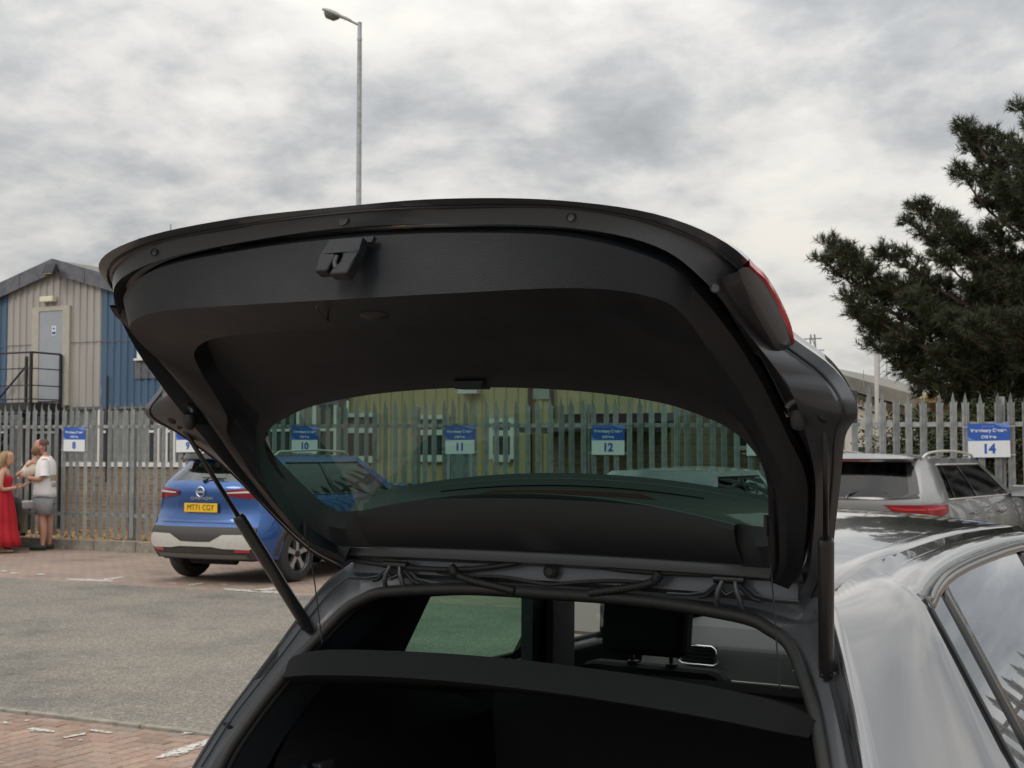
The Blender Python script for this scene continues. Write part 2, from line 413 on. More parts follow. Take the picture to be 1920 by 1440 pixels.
# paving blocks, 90 degree herringbone with two courses along the edging
def block_mesh(w, d, name='paving_block'):
    x, y, c = w / 2 - .0042, d / 2 - .0042, .006
    vs = [(-x, -y, -.05), (x, -y, -.05), (x, y, -.05), (-x, y, -.05), (-x, -y, -c), (x, -y, -c), (x, y, -c), (-x, y, -c),
          (-x + c, -y + c, 0), (x - c, -y + c, 0), (x - c, y - c, 0), (-x + c, y - c, 0)]
    fs = [(0, 1, 5, 4), (1, 2, 6, 5), (2, 3, 7, 6), (3, 0, 4, 7), (4, 5, 9, 8), (5, 6, 10, 9), (6, 7, 11, 10), (7, 4, 8, 11), (8, 9, 10, 11)]
    return MB().add(vs, fs).mesh(name, block_m)
bh, bv, bq = block_mesh(.2, .1), block_mesh(.1, .2), block_mesh(.1, .1)
blocks = []
Y1 = LANE0 - .064
for row in range(2):
    for i in range(24):
        blocks.append((-8.4 + .1 * row + .2 * i + .1, Y1 - .05 - .1 * row, bh))
Y2 = Y1 - .2
for i in range(47):
    for j in range(22):
        c = (i - j) % 4; x, y = -8.4 + .1 * i, Y2 - .1 * (j + 1)
        if c == 0: blocks.append((x + .1, y + .05, bh))
        elif c == 3: blocks.append((x + .05, y + .0, bv))
        elif c == 2 and j == 0: blocks.append((x + .05, y + .05, bq))
cx, cy = -5.95, 5.95
blocks = [b for b in blocks if 4.2 < b[1] and -8.4 < b[0] < -3.7 and not (b[2] is bv and b[1] + .1 > Y2 + .001)]
blocks.sort(key=lambda b: (b[0] - cx) ** 2 + ((b[1] - cy) * 1.3) ** 2)
rb = random.Random(3)
for x, y, me in blocks[:290]:
    o = link('paving_block', me, near, loc=(x, y, rb.uniform(-.002, .002)), rot=(rb.uniform(-.006, .006), rb.uniform(-.006, .006), rb.uniform(-.006, .006)))
m = MB()
for x, y, me in blocks[290:]:
    w, d = (.2, .1) if me is bh else (.1, .2) if me is bv else (.1, .1)
    m.box((x, y, -.025), (w - .008, d - .008, .05))
m.build('paving_blocks_further_off', block_m, near, kind='stuff')
kerb = empty('edging_kerb', (0, 0, 0)); tag(kerb, kind='structure')
em = MB().box((0, 0, -.05), (.905, .05, .13)).mesh('edging_stone', concrete)
for i in range(26):
    o = link('edging_stone', em, kerb, loc=(-18.2 + .915 * i, LANE0 - .03, rb.uniform(-.002, .003)), rot=(0, 0, rb.uniform(-.002, .002)))
    bevel(o, .006)
# kerb under the fence
fk = empty('fence_kerb', (0, 0, 0)); tag(fk, kind='structure')
em2 = MB().box((0, 0, .06), (.905, .15, .22)).mesh('kerb_stone', concrete)
for i in range(36):
    o = link('kerb_stone', em2, fk, loc=(-24 + .915 * i, 17.62, rb.uniform(-.006, .006)), rot=(0, 0, rb.uniform(-.003, .003)))
    bevel(o, .015)
# worn white markings
def marking(pts, z, name='bay_marking', ragged=.012, n=7):
    P = [at_z(x, y, 0) for x, y in pts]; ring = []
    rr = random.Random(int(pts[0][0] * 7 + pts[0][1]))
    for i, p in enumerate(P):
        q = P[(i + 1) % len(P)]
        for k in range(n):
            a = p.lerp(q, k / n); ring.append((a.x + rr.uniform(-1, 1) * ragged, a.y + rr.uniform(-1, 1) * ragged, z))
    c = sum((Vector(p) for p in ring), Vector()) / len(ring)
    k = len(ring)
    MB().add(ring + [tuple(c)], [(i, (i + 1) % k, k) for i in range(k)]).build(name, white_paint, kind='structure')
for q in ([(51, 1368), (66, 1366), (102, 1372), (100, 1375), (74, 1373), (60, 1373)], [(116, 1384), (135, 1380), (160, 1375), (161, 1378), (138, 1383), (122, 1385)],
          [(166, 1369), (180, 1370), (212, 1375), (205, 1377), (184, 1374), (170, 1372)], [(338, 1378), (352, 1372), (370, 1373), (362, 1377), (346, 1379)],
          [(288, 1423), (310, 1414), (345, 1402), (395, 1386), (400, 1394), (350, 1414), (318, 1422)], [(4, 1355), (20, 1355), (20, 1358), (7, 1358)],
          [(43, 1352), (56, 1350), (56, 1353), (48, 1354)], [(146, 1389), (154, 1388), (155, 1391), (148, 1391)], [(128, 1388), (134, 1388), (134, 1390)]):
    marking(q, .0065, ragged=.006)
for q in ([(105, 1026), (165, 1023), (165, 1026), (106, 1030)], [(126, 1085), (170, 1086), (212, 1088), (210, 1091), (168, 1090), (128, 1088)],
          [(190, 1086), (230, 1081), (231, 1084), (196, 1088)], [(420, 1103), (470, 1106), (530, 1109), (528, 1113), (470, 1110), (424, 1107)],
          [(465, 1107), (525, 1100), (530, 1103), (480, 1110)], [(351, 1096), (382, 1092), (382, 1095), (354, 1098)], [(309, 1092), (331, 1093), (330, 1095), (312, 1094)],
          [(412, 1095), (424, 1095), (424, 1097), (414, 1097)], [(0, 1069), (14, 1070), (14, 1072), (0, 1072)], [(20, 1073), (36, 1074), (34, 1076), (22, 1076)],
          [(68, 1077), (84, 1075), (84, 1078), (72, 1079)], [(580, 1055), (680, 1040), (682, 1044), (584, 1060)]):
    marking(q, .002, ragged=.02)
# ------------------------------------------------------------------ palisade fence
fence = empty('palisade_fence', (-8, FENCE_Y, 0), 'tall grey galvanised palisade fence with pointed pales behind the parked cars', 'fence')
FX = -8.0
def pale_mesh():
    prof = [(-.042, .0), (-.034, -.004), (-.018, -.022), (.0, -.006), (.018, -.022), (.034, -.004), (.042, .0)]
    z0, z1, z2, z3 = .20, 2.16, 2.23, 2.335
    b = MB(); n = len(prof)
    rows = [[(x, y, z) for x, y in prof] for z in (z0, z1)]
    b.grid(rows)
    top = [(-.046, .006, z2 - .01), (-.030, -.002, z2 - .035), (-.016, -.022, z2 + .03), (0, -.008, z3), (.016, -.022, z2 + .03), (.030, -.002, z2 - .035), (.046, .006, z2 - .01)]
    b.grid([[(x, y, z1) for x, y in prof], top])
    return b.mesh('pale', galv)
pm = pale_mesh()
def rise(x): return .052 * min(1.3, max(-.2, (-3 - x) / 15))
PITCH = .1705
PH0 = at_y(1655, 800, FENCE_Y).x
k0 = int((-26 - PH0) / PITCH); k1 = int((13 - PH0) / PITCH)
rf = random.Random(11)
for k in range(k0, k1):
    xx = PH0 + PITCH * k
    o = link('pale', pm, fence, loc=(xx - FX, -.035, rf.uniform(-.012, .012)), rot=(rf.uniform(-.006, .006), rf.uniform(-.009, .009), rf.uniform(-.12, .12))); o.scale = (1, 1, 1 + rise(xx))
POST0 = at_y(243, 900, FENCE_Y).x
rail_m = MB().bx(-1.37, 1.37, -.012, .022, -.028, .028).mesh('rail', galv)
post_m = MB().bx(-.05, .05, .02, .11, .05, 2.28).mesh('post', galv)
for i in range(-4, 12):
    x = POST0 + 2.75 * i
    if x > 13.5: break
    o = link('post', post_m, fence, loc=(x - FX, 0, 0))
    for z in (1.95, .55):
        link('rail', rail_m, fence, loc=(x + 1.375 - FX, -.008, z * (1 + rise(x + 1.375))), rot=(0, 1.95 * .052 / 15 if z > 1 else 0, 0))
# ------------------------------------------------------------------ bay number signs
SIGN = {8: 139, 9: 352, 10: 571, 11: 862, 12: 1140, 13: 1434, 14: 1854}
SDESC = {8: 'by the man in the white shirt', 9: 'half hidden behind the left gas strut', 10: 'above the roof of the blue car',
         11: 'seen through the middle of the tailgate glass', 12: 'seen through the right half of the tailgate glass',
         13: 'at the right edge of the tailgate glass, number hidden', 14: 'at the far right above the silver car'}
for num, px in SIGN.items():
    x = at_y(px, 825, FENCE_Y - .075).x
    W, Hh = .485, .405; zc = 1.755 * (1 + rise(x) * .9)
    s = empty('bay_sign', (x, FENCE_Y - .075, zc), 'blue and white bay number sign %s' % SDESC[num] if num == 13 else 'blue and white sign for bay %d %s' % (num, SDESC[num]), 'sign', 'bay number signs on the fence')
    bevel(MB().bx(-W / 2, W / 2, 0, .004, -Hh / 2, -.005).build('number_panel', sign_white, s), .001)
    bp = MB().bx(-W / 2, W / 2, 0, .004, -.0045, Hh / 2).build('blue_panel', sign_blue, s)
    MB().add([(W * .12, -.0015, Hh / 2), (W / 2, -.0015, Hh / 2), (W / 2, -.0015, Hh * .36), (W * .3, -.0015, Hh * .40), (W * .2, -.0015, Hh * .45)], [(0, 1, 2, 3, 4)]).build('pale_swoosh', sign_pale, bp)
    MB().add([(-W / 2, -.0015, 0.0), (-W * .32, -.0015, 0.0), (-W * .42, -.0015, Hh * .05), (-W / 2, -.0015, Hh * .13)], [(0, 1, 2, 3)]).build('pale_swoosh', sign_pale, bp)
    s.rotation_euler = (0, R({8: .6, 9: -.8, 10: .5, 11: -.5, 12: .4, 13: .7, 14: -.7}[num]), 0)
    RX = (R(90), 0, 0)
    text('lettering', 'Veterinary Centre', .056, sign_white, bp, (0, -.002, .118), RX, bold=.0016)
    text('lettering', 'CVS Vets', .045, sign_white, bp, (0, -.002, .040), RX, bold=.0016)
    sm = MB()
    for i, w in enumerate((.016, .012, .014, .010, .014, .012, .013, .011)):
        sm.bx(-.07 + i * .0185, -.07 + i * .0185 + w, -.002, -.001, .162, .172 + (.004 if i in (0, 6) else 0))
    sm.build('small_print', sign_pale, bp)
    text('number', str(num), .155, sign_blue, s, (0, -.002, -.105), RX, bold=.006)
    tie = MB()
    for zz in (.165, -.175):
        for sx in (-1, 1): tie.bx(sx * W / 2, sx * (W / 2 + .06), .0, .003, zz - .003, zz + .003)
    tie.build('cable_ties', sign_white, s)

# ------------------------------------------------------------------ buildings
def clad(name, col, col2):
    return mat(name, col, .55, 0, col2=col2, vscale=.9, bump=.05, bscale=8, stretch=(3, 3, .35))
clad_cream = clad('cream ribbed cladding', (.33, .312, .295), (.41, .39, .37))
clad_blue = clad('blue ribbed cladding', (.05, .10, .175), (.078, .135, .215))
clad_buff = clad('buff ribbed cladding', (.44, .35, .185), (.52, .43, .25))
slate = mat('weathered roof sheet', (.13, .13, .13), .8, col2=(.24, .23, .19), vscale=2.5, bump=.3)
lead = mat('stained blue grey flashing', (.075, .085, .115), .7, col2=(.17, .17, .18), vscale=5, bump=.2)
upvc = mat('white window frame', (.72, .72, .70), .4)
pale_frame = mat('cream door frame', (.42, .40, .34), .55, var=.1)
door_grey = mat('pale grey door', (.33, .355, .39), .5, var=.06, vscale=3)
black_steel = mat('black painted steel', (.02, .021, .024), .5, var=.3, vscale=20)
win_dark = mat('dark window pane', (.035, .045, .048), .06, var=.4, vscale=1.5, coat=.5)
def brick_wall_b(t, b):
    tc = nd(t, 'ShaderNodeTexCoord'); mp = nd(t, 'ShaderNodeMapping'); mp.inputs['Rotation'].default_value = (R(90), 0, 0)
    t.links.new(tc.outputs['Object'], mp.inputs[0])
    br = nd(t, 'ShaderNodeTexBrick', Scale=1.0)
    for k, v in (('Brick Width', .225), ('Row Height', .075), ('Mortar Size', .008), ('Bias', -.1)): br.inputs[k].default_value = v
    br.inputs['Color1'].default_value = (.20, .14, .10, 1); br.inputs['Color2'].default_value = (.30, .22, .15, 1); br.inputs['Mortar'].default_value = (.27, .25, .21, 1)
    t.links.new(mp.outputs[0], br.inputs['Vector']); n = nd(t, 'ShaderNodeTexNoise', Scale=1.5, Detail=5.0); t.links.new(mp.outputs[0], n.inputs['Vector'])
    g = mk_ramp(t, n.outputs['Fac'], [(.3, (.75, .75, .75)), (.7, (1.15, 1.13, 1.1))])
    t.links.new(mixc(t, br.outputs['Color'], g, 1., 'MULTIPLY'), b.inputs['Base Color']); b.inputs['Roughness'].default_value = .88
brick_wall = tex_mat('brown brickwork', brick_wall_b)

def ribbed(b, x0, x1, zlo, zhi, Y, pitch=.19, depth=.028):
    """trapezoid ribbed sheet facing -Y; zhi may be a function of x"""
    zt = zhi if callable(zhi) else (lambda x: zhi)
    n = max(1, round((x1 - x0) / pitch)); p = (x1 - x0) / n; xs = []
    for i in range(n):
        a = x0 + i * p
        xs += [(a, 0), (a + p * .42, 0), (a + p * .52, 1), (a + p * .90, 1)]
    xs.append((x1, 0))
    b.grid([[(x, Y - depth * d, zlo) for x, d in xs], [(x, Y - depth * d, zt(x)) for x, d in xs]]); return b

BY = 22.0
apex = at_y(108, 497, BY); AX, AZ = apex.x, apex.z
EX = at_y(635, 800, BY).x           # right corner
SLOPE = .275
def zg(x): return AZ - abs(x - AX) * SLOPE
hall = empty('industrial_hall', (AX, BY, 0), 'gabled hall with cream and blue ribbed cladding and outside steel stairs', 'building')
def W2(o, e):  # shift world coords to the empty
    o.matrix_parent_inverse = Matrix.Translation(-Vector(e.location)); return o
LX = 2 * AX - EX
c0, c1 = at_y(14, 650, BY).x, at_y(190, 650, BY).x
ZC = 2.57
W2(ribbed(MB(), c0, c1, ZC, lambda x: zg(x) - .02, BY).build('cream_cladding', clad_cream, hall), hall)
W2(ribbed(MB(), LX, c0 - .004, ZC, lambda x: zg(x) - .02, BY).build('blue_cladding', clad_blue, hall), hall)
W2(ribbed(MB(), c1 + .004, EX, ZC, lambda x: zg(x) - .02, BY).build('blue_cladding', clad_blue, hall), hall)
lap = MB()
zl = at_y(100, 645, BY).z
lap.bx(LX, EX, BY - .035, BY - .031, zl - .008, zl + .008)
W2(lap.build('sheet_lap', lead, hall), hall)
# roof slopes and verge flashing
rfm = MB()
for s, xe in ((-1, LX - .3), (1, EX + .3)):
    rfm.grid([[(AX, BY - .15, AZ + .10), (xe, BY - .15, zg(xe) + .10)], [(AX, BY + 30, AZ + .10), (xe, BY + 30, zg(xe) + .10)]])
W2(solid(rfm.build('roof', slate, hall), .06), hall)
vg = MB()
for xe in (LX - .3, EX + .3):
    n = 8
    for i in range(n):
        xa, xb = AX + (xe - AX) * i / n, AX + (xe - AX) * (i + .985) / n
        vg.prism([(xa, zg(xa) - .20), (xb, zg(xb) - .20), (xb, zg(xb) + .12), (xa, zg(xa) + .12)], BY - .10, BY - .165)
W2(vg.build('verge_flashing', lead, hall), hall)
W2(MB().bx(LX, EX, BY + .02, BY + .30, 0, 1.32).build('brick_dado', brick_wall, hall), hall)
W2(MB().bx(LX, EX, BY + .05, BY + .25, 1.32, ZC + .2).build('panel_band', mat('grey infill panel', (.19, .205, .20), .7, var=.2, vscale=3), hall), hall)
W2(MB().bx(LX, EX, BY - .03, BY + .05, 1.325, 1.42).build('window_sill', upvc, hall), hall)
W2(MB().bx(LX, EX, BY - .03, BY + .05, ZC - .055, ZC - .005).build('lintel', lead, hall), hall)
x = LX + .4; i = 0
wx = at_y(188, 820, BY).x
grp = [(187, 203), (277, 296), (312, 326), (340, 372), (500, 560), (590, 630), (-60, 40), (60, 118)]
for a, b in grp:
    xa, xb = at_y(a, 820, BY).x, at_y(b, 820, BY).x
    w = W2(MB().bx(xa, xb, BY + .0, BY + .045, 1.43, ZC - .06).build('window', win_dark, hall), hall)
    fr = MB()
    for q in (xa, xb): fr.bx(q - .045, q + .045, BY - .02, BY + .03, 1.425, ZC - .058)
    fr.bx(xa, xb, BY - .018, BY + .028, 2.02, 2.07)
    f = fr.build('frame', upvc, w)
# upstairs door, frame, lamps
dl, dr = at_y(78, 660, BY).x, at_y(122, 660, BY).x
dz0, dz1 = at_y(100, 752, BY).z, at_y(100, 584, BY).z
d = W2(MB().bx(dl, dr, BY - .075, BY - .035, dz0, dz1).build('door', door_grey, hall), hall)
fm = MB()
fm.bx(dl - .20, dl - .004, BY - .09, BY - .0, dz0 - .1, dz1 + .10); fm.bx(dr + .004, dr + .20, BY - .09, BY - .0, dz0 - .1, dz1 + .10); fm.bx(dl - .004, dr + .004, BY - .09, BY, dz1 + .004, dz1 + .10)
fm.build('door_frame', pale_frame, d)
sx = at_y(101, 620, BY - .08).x; sz = at_y(101, 620, BY - .08).z
ds = MB().bx(sx - .06, sx + .06, BY - .080, BY - .076, sz - .10, sz + .10).build('door_notice', sign_white, d)
for dx, dzz, r_ in ((-.022, -.05, .03), (.024, -.05, .03), (0, .045, .028)):
    MB().disc((sx + dx, BY - .082, sz + dzz), (0, 1, 0), r_, .002, 14).build('notice_symbol', sign_blue, ds)
lx, lz = at_y(97, 562, BY).x, at_y(97, 562, BY).z
W2(bevel(MB().bx(lx - .19, lx + .19, BY - .17, BY - .03, lz - .06, lz + .06).build('bulkhead_lamp', mat('cream lamp cover', (.72, .70, .52), .4), hall), .02), hall)
fx, fz = at_y(93, 505, BY - .4).x, at_y(93, 505, BY - .4).z
fl = W2(MB().box((fx, BY - .38, fz), (.30, .10, .22), Matrix.Rotation(R(-25), 3, 'X')).build('floodlight', black_steel, hall), hall)
MB().box((fx, BY - .425, fz - .03), (.24, .012, .16), Matrix.Rotation(R(-25), 3, 'X')).build('lens', mat('floodlight lens', (.45, .44, .38), .3), fl)
MB().box((fx, BY - .25, fz + .02), (.05, .22, .05)).build('bracket', black_steel, fl)
# upstairs window
wa, wz0, wz1 = at_y(262, 650, BY).x, at_y(262, 672, BY).z, at_y(262, 600, BY).z
w = W2(MB().bx(wa + .06, wa + 1.5, BY - .05, BY - .03, wz0 + .06, wz1).build('window', win_dark, hall), hall)
fr = MB(); fr.bx(wa, wa + .1, BY - .08, BY - .0, wz0, wz1); fr.bx(wa + .1, wa + 1.45, BY - .08, BY, wz0, wz0 + .1); fr.bx(wa + 1.45, wa + 1.55, BY - .08, BY, wz0, wz1); fr.bx(wa + .1, wa + 1.45, BY - .08, BY, wz1 - .1, wz1)
fr.build('frame', upvc, w)
MB().bx(wa - .05, wa + 1.6, BY - .12, BY - .03, wz0 - .05, wz0 - .005).build('sill', upvc, w)
MB().bx(wa + .2, wa + .75, BY - .028, BY - .02, wz0 + .1, wz1 - .1).build('blind', upvc, w)
lb = ribbed(MB(), wa - .1, wa + 1.7, wz0 - .42, wz0 - .06, BY - .035); W2(lb.build('lead_apron', lead, hall), hall)
pxp = at_y(205, 800, BY).x
W2(MB().tube([(pxp, BY - .07, 1.0), (pxp, BY - .07, at_y(205, 705, BY).z)], .022).build('downpipe', black_steel, hall), hall)
# outside stairs
st = empty('steel_landing', (at_y(66, 750, BY - .9).x, BY - .9, 0), 'black steel landing and stair with railings below the upstairs door', 'staircase')
px_r = at_y(123, 700, BY).x; PYn = BY - .95; px_l = px_r - 1.0; pz = dz0 - .06
def S(o): return W2(o, st)
S(MB().bx(px_l, px_r, PYn, BY - .1, pz - .16, pz).build('platform', black_steel, st))
for (a, b) in ((px_l, PYn), (px_r, PYn), (px_r, BY - .14), (px_l, BY - .14)):
    S(MB().bx(a - .03, a + .03, b - .03, b + .03, 0.0, pz - .165).build('leg', black_steel, st))
    S(MB().bx(a - .025, a + .025, b - .025, b + .025, pz, pz + 1.02).build('baluster', black_steel, st))
for z in (1.03, .70, .35, .07):
    t = .022 if z > 1 else .013
    S(MB().tube([(px_l - .6, PYn, pz + z), (px_r, PYn, pz + z)], t, 6).build('handrail', black_steel, st))
    S(MB().tube([(px_r, PYn, pz + z), (px_r, BY - .14, pz + z)], t, 6).build('handrail', black_steel, st))
nst = 12
for i in range(nst):
    xx = px_l - .24 * (i + .5); S(MB().bx(xx - .13, xx + .13, PYn + .08, BY - .14, pz - .205 * (i + 1) - .03, pz - .205 * (i + 1)).build('tread', black_steel, st))
for yy in (PYn + .03, BY - .11):
    S(MB().tube([(px_l, yy, pz - .1), (px_l - .24 * nst, yy, pz - .205 * nst - .1)], .05, 6).build('stringer', black_steel, st))
    S(MB().tube([(px_l, yy, pz + .85), (px_l - .24 * nst, yy, pz - .205 * nst + .85)], .022, 6).build('handrail', black_steel, st))
S(MB().tube([(px_l + .08, PYn - .01, pz - .9), (px_l - .75, PYn - .01, pz - .1)], .02, 6).build('brace', black_steel, st))

# buff clad hall seen through the tailgate glass
B2 = 22.3
bxa, bxb = EX + .02, at_y(1262, 800, B2).x
hall2 = empty('buff_workshop', ((bxa + bxb) / 2, B2, 0), 'buff ribbed workshop with white framed windows, seen through the tailgate glass', 'building')
H2 = 3.55
def V(o): return W2(o, hall2)
V(ribbed(MB(), bxa, bxb, 1.05, H2, B2, .24).build('buff_cladding', clad_buff, hall2))
V(MB().bx(bxa, bxb, B2 + .02, B2 + .3, 0, 1.05).build('brick_plinth', brick_wall, hall2))
V(solid(MB().grid([[(bxa - .2, B2 - .3, H2), (bxb + .2, B2 - .3, H2)], [(bxa - .2, B2 + 4, H2 + .5), (bxb + .2, B2 + 4, H2 + .5)]]).build('roof', slate, hall2), .1))
V(MB().bx(bxb, bxb + .15, B2, B2 + 4, 0, H2).build('end_wall', brick_wall, hall2))
def win(p0, p1, y0, y1, tr):
    xa, xb = at_y(p0, 800, B2 - .06).x, at_y(p1, 800, B2 - .06).x; z0, z1 = at_y((p0 + p1) / 2, y1, B2 - .06).z, at_y((p0 + p1) / 2, y0, B2 - .06).z
    w = V(MB().bx(xa, xb, B2 - .06, B2 - .045, z0, z1).build('window', win_dark, hall2))
    f = MB(); t = .075
    f.bx(xa - t, xa, B2 - .10, B2 - .02, z0 - t, z1 + t); f.bx(xb, xb + t, B2 - .10, B2 - .02, z0 - t, z1 + t)
    f.bx(xa, xb, B2 - .10, B2 - .02, z0 - t - .05, z0); f.bx(xa, xb, B2 - .10, B2 - .02, z1, z1 + t)
    zt = z1 - (z1 - z0) * tr; f.bx(xa, xb, B2 - .095, B2 - .02, zt - .05, zt + .05)
    f.build('frame', upvc, w)
win(646, 703, 782, 855, .34); win(785, 834, 786, 853, .37); win(926, 958, 792, 853, .33)
xd0, xd1 = at_y(848, 860, B2).x, at_y(884, 860, B2).x
dd = V(MB().bx(xd0, xd1, B2 - .06, B2 - .03, 0.02, 2.0).build('door', mat('grey green door', (.17, .22, .23), .5), hall2))
MB().bx(xd0 - .08, xd0 - .004, B2 - .08, B2 - .02, 0, 2.05).build('door_frame', door_grey, dd); MB().bx(xd1 + .004, xd1 + .08, B2 - .08, B2 - .02, 0, 2.05).build('door_frame', door_grey, dd)
gx0, gx1 = at_y(1002, 760, B2).x, at_y(1040, 760, B2).x
V(MB().bx(gx0, gx1, B2 - .05, B2 - .032, 2.55, H2 - .1).build('grey_infill_sheet', mat('grey sheet', (.34, .38, .37), .6), hall2))
V(MB().tube([(gx0 - .05, B2 - .08, .3), (gx0 - .05, B2 - .08, 3.25), (gx0 + .35, B2 - .08, 3.3), (gx0 + .4, B2 - .08, 2.2)], .04, 8).build('downpipe', black_steel, hall2))
cx0, cx1 = at_y(1005, 780, B2 - .5).x, at_y(1238, 780, B2 - .5).x
can = V(MB().bx(cx0, cx1, B2 - 1.2, B2 - .05, 1.95, 2.10).build('canopy', black_steel, hall2))
zc0, zc1 = at_y(1100, 794, B2 - .08).z, at_y(1100, 776, B2 - .08).z
for i in range(9):
    xx = cx0 + .25 + (cx1 - cx0 - .3) * i / 9
    w = V(MB().bx(xx, xx + .42, B2 - .08, B2 - .05, zc0, zc1).build('clerestory_pane', win_dark, hall2))
V(MB().bx(cx0, cx1, B2 - .075, B2 - .04, 0.05, 1.9).build('brick_panel', brick_wall, hall2))
rl = at_y(880, 733, B2 - .2)
V(bevel(MB().bx(rl.x - .25, rl.x + .15, B2 - .2, B2 - .05, rl.z - .05, rl.z + .04).build('wall_lamp', upvc, hall2), .01))

# low brick annexe further right
B3 = 25.0
axa, axb = bxb + .25, at_y(1500, 800, B3).x
annexe = empty('brick_annexe', (axa, B3, 0), 'low brown brick annexe with lit lamp over a door, seen through the glass', 'building')
def A3(o): return W2(o, annexe)
A3(MB().bx(axa, axb, B3, B3 + 2.5, 0, 2.55).build('wall', brick_wall, annexe))
A3(MB().bx(axa - .1, axb + .1, B3 - .25, B3 + 2.6, 2.56, 2.72).build('roof_edge', lead, annexe))
p = at_y(1273, 810, B3)
dq = A3(MB().bx(p.x - .16, p.x + .18, B3 - .04, B3 - .004, 0.02, 2.0).build('door', mat('green grey door', (.14, .20, .20), .5), annexe))
MB().bx(p.x - .05, p.x + .05, B3 - .046, B3 - .042, 1.25, 1.65).build('door_notice', sign_blue, dq)
q = at_y(1275, 801, B3)
lm = bpy.data.materials.new('lit lamp tube'); lm.use_nodes = True; lb_ = lm.node_tree.nodes['Principled BSDF']; lb_.inputs['Emission Color'].default_value = (1, .97, .9, 1); lb_.inputs['Emission Strength'].default_value = 4
A3(MB().bx(q.x - .13, q.x + .13, B3 - .08, B3 - .01, q.z - .035, q.z + .035).build('lit_lamp', lm, annexe))
for a, b in ((1328, 1340), (1368, 1382), (1390, 1402)):
    xa, xb = at_y(a, 840, B3).x, at_y(b, 840, B3).x
    w = A3(MB().bx(xa, xb, B3 - .03, B3 - .006, 1.75, 2.3).build('window', win_dark, annexe)); MB().bx(xa - .04, xb + .04, B3 - .06, B3 - .002, 1.66, 1.74).build('sill', upvc, w)
p2 = at_y(1298, 808, B3); A3(MB().bx(p2.x - .03, p2.x + .03, B3 - .05, B3 - .01, p2.z - .13, p2.z + .12).build('cream_strip', pale_frame, annexe))
p3 = at_y(1357, 845, B3); A3(MB().bx(p3.x - .07, p3.x + .07, B3 - .05, B3 - .01, p3.z - .2, p3.z + .2).build('cream_notice', pale_frame, annexe))

# pale shed and tan roofed house beyond the fence on the right
B4 = 34.0
shed = empty('pale_shed', (at_y(1640, 800, B4).x, B4, 0), 'low off white shed with a shallow grey roof behind the fence on the right', 'building')
xa, xb = at_y(1480, 800, B4).x, at_y(1725, 800, B4).x
za, zb = at_y(1600, 716, B4).z, at_y(1725, 746, B4).z
def sh(o): return W2(o, shed)
off_white = mat('off white render', (.62, .60, .55), .7, var=.12, vscale=2)
sh(MB().prism([(xa, 0), (xb, 0), (xb, zb - .35), (xa, za + .25)], B4, B4 + 10).build('wall', off_white, shed))
sh(MB().prism([(xa, za + .28), (xb + .2, zb - .33), (xb + .2, zb), (xa, za + .6)], B4 - .6, B4 + 10.2).build('roof', slate, shed))
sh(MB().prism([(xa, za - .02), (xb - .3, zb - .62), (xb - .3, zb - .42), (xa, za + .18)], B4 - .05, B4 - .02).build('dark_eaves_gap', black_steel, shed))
for i in range(26):
    xx = xa + (xb - xa - .5) * i / 26; zz = za + .2 + (zb - .4 - za - .2) * i / 26
    sh(MB().bx(xx, xx + .12, B4 - .12, B4 - .055, zz - .14, zz + .02).build('rafter_end', off_white, shed))
for a, b in ((1600, 1640), (1660, 1690), (1698, 1718)):
    qa, qb = at_y(a, 830, B4).x, at_y(b, 830, B4).x
    sh(MB().bx(qa, qb, B4 - .04, B4 - .01, 1.0, 1.75).build('window', win_dark, shed))
B5 = 30.0
house = empty('tan_roofed_house', (at_y(1850, 800, B5).x, B5, 0), 'tan roofed house half hidden behind the pine tree', 'building')
tan_roof = mat('tan roof tiles', (.26, .18, .085), .85, col2=(.36, .26, .13), vscale=3, bump=.4, bscale=20)
def ho(o): return W2(o, house)
r0, r1 = at_y(1725, 752, B5), at_y(1925, 690, B5)
ho(solid(MB().grid([[(r0.x, B5 - .3, r0.z - .05), (r1.x + 3, B5 - .3, r0.z - .05)], [(r0.x + 1.2, B5 + 3, r1.z + .35), (r1.x + 3, B5 + 3, r1.z + .35)]]).build('roof', tan_roof, house), .1))
ho(solid(MB().grid([[(r0.x, B5 - .3, r0.z - .05), (r0.x + 1.2, B5 + 3, r1.z + .35)], [(r0.x, B5 + 6, r0.z - .05), (r0.x + 1.2, B5 + 6, r1.z + .35)]]).build('roof', tan_roof, house), .1))
ho(MB().bx(r0.x + .2, r1.x + 3, B5, B5 + 6, 0, r0.z - .15).build('wall', brick_wall, house))
c = at_y(1722, 725, B5 - .2)
ho(MB().tube([(c.x, B5 - .1, c.z - .5), (c.x, B5 - .1, c.z + .2)], .06, 8).build('flue', black_steel, house))

# masts, aerials, pylon
grey_white = mat('pale galvanised tube', (.62, .62, .60), .45, .2)
pm0 = at_y(1644, 760, 31)
mast = empty('radio_mast', (pm0.x, 31, 0), 'slim pale mast pole with side aerial behind the fence, left of the pine', 'mast')
MB().tube([(0, 0, 0), (0, 0, at_y(1644, 640, 31).z)], .045, 10).build('pole', grey_white, mast)
MB().tube([(0, 0, 3.0), (-.28, 0, 3.0), (-.28, 0, 3.42)], .007, 6).build('side_aerial', galv, mast)
MB().tube([(-.16, 0, 1.5), (-.16, 0, 3.05)], .06, 8).build('pole_sleeve', galv, mast)
pl = at_y(1656, 730, 45)
lat = empty('lattice_mast', (pl.x, 45, 0), 'thin lattice aerial mast behind the pale pole', 'mast')
zt = at_y(1656, 655, 45).z
for sx in (-.12, .12): MB().tube([(sx, 0, 0), (sx, 0, zt)], .018, 5).build('upright', galv, lat)
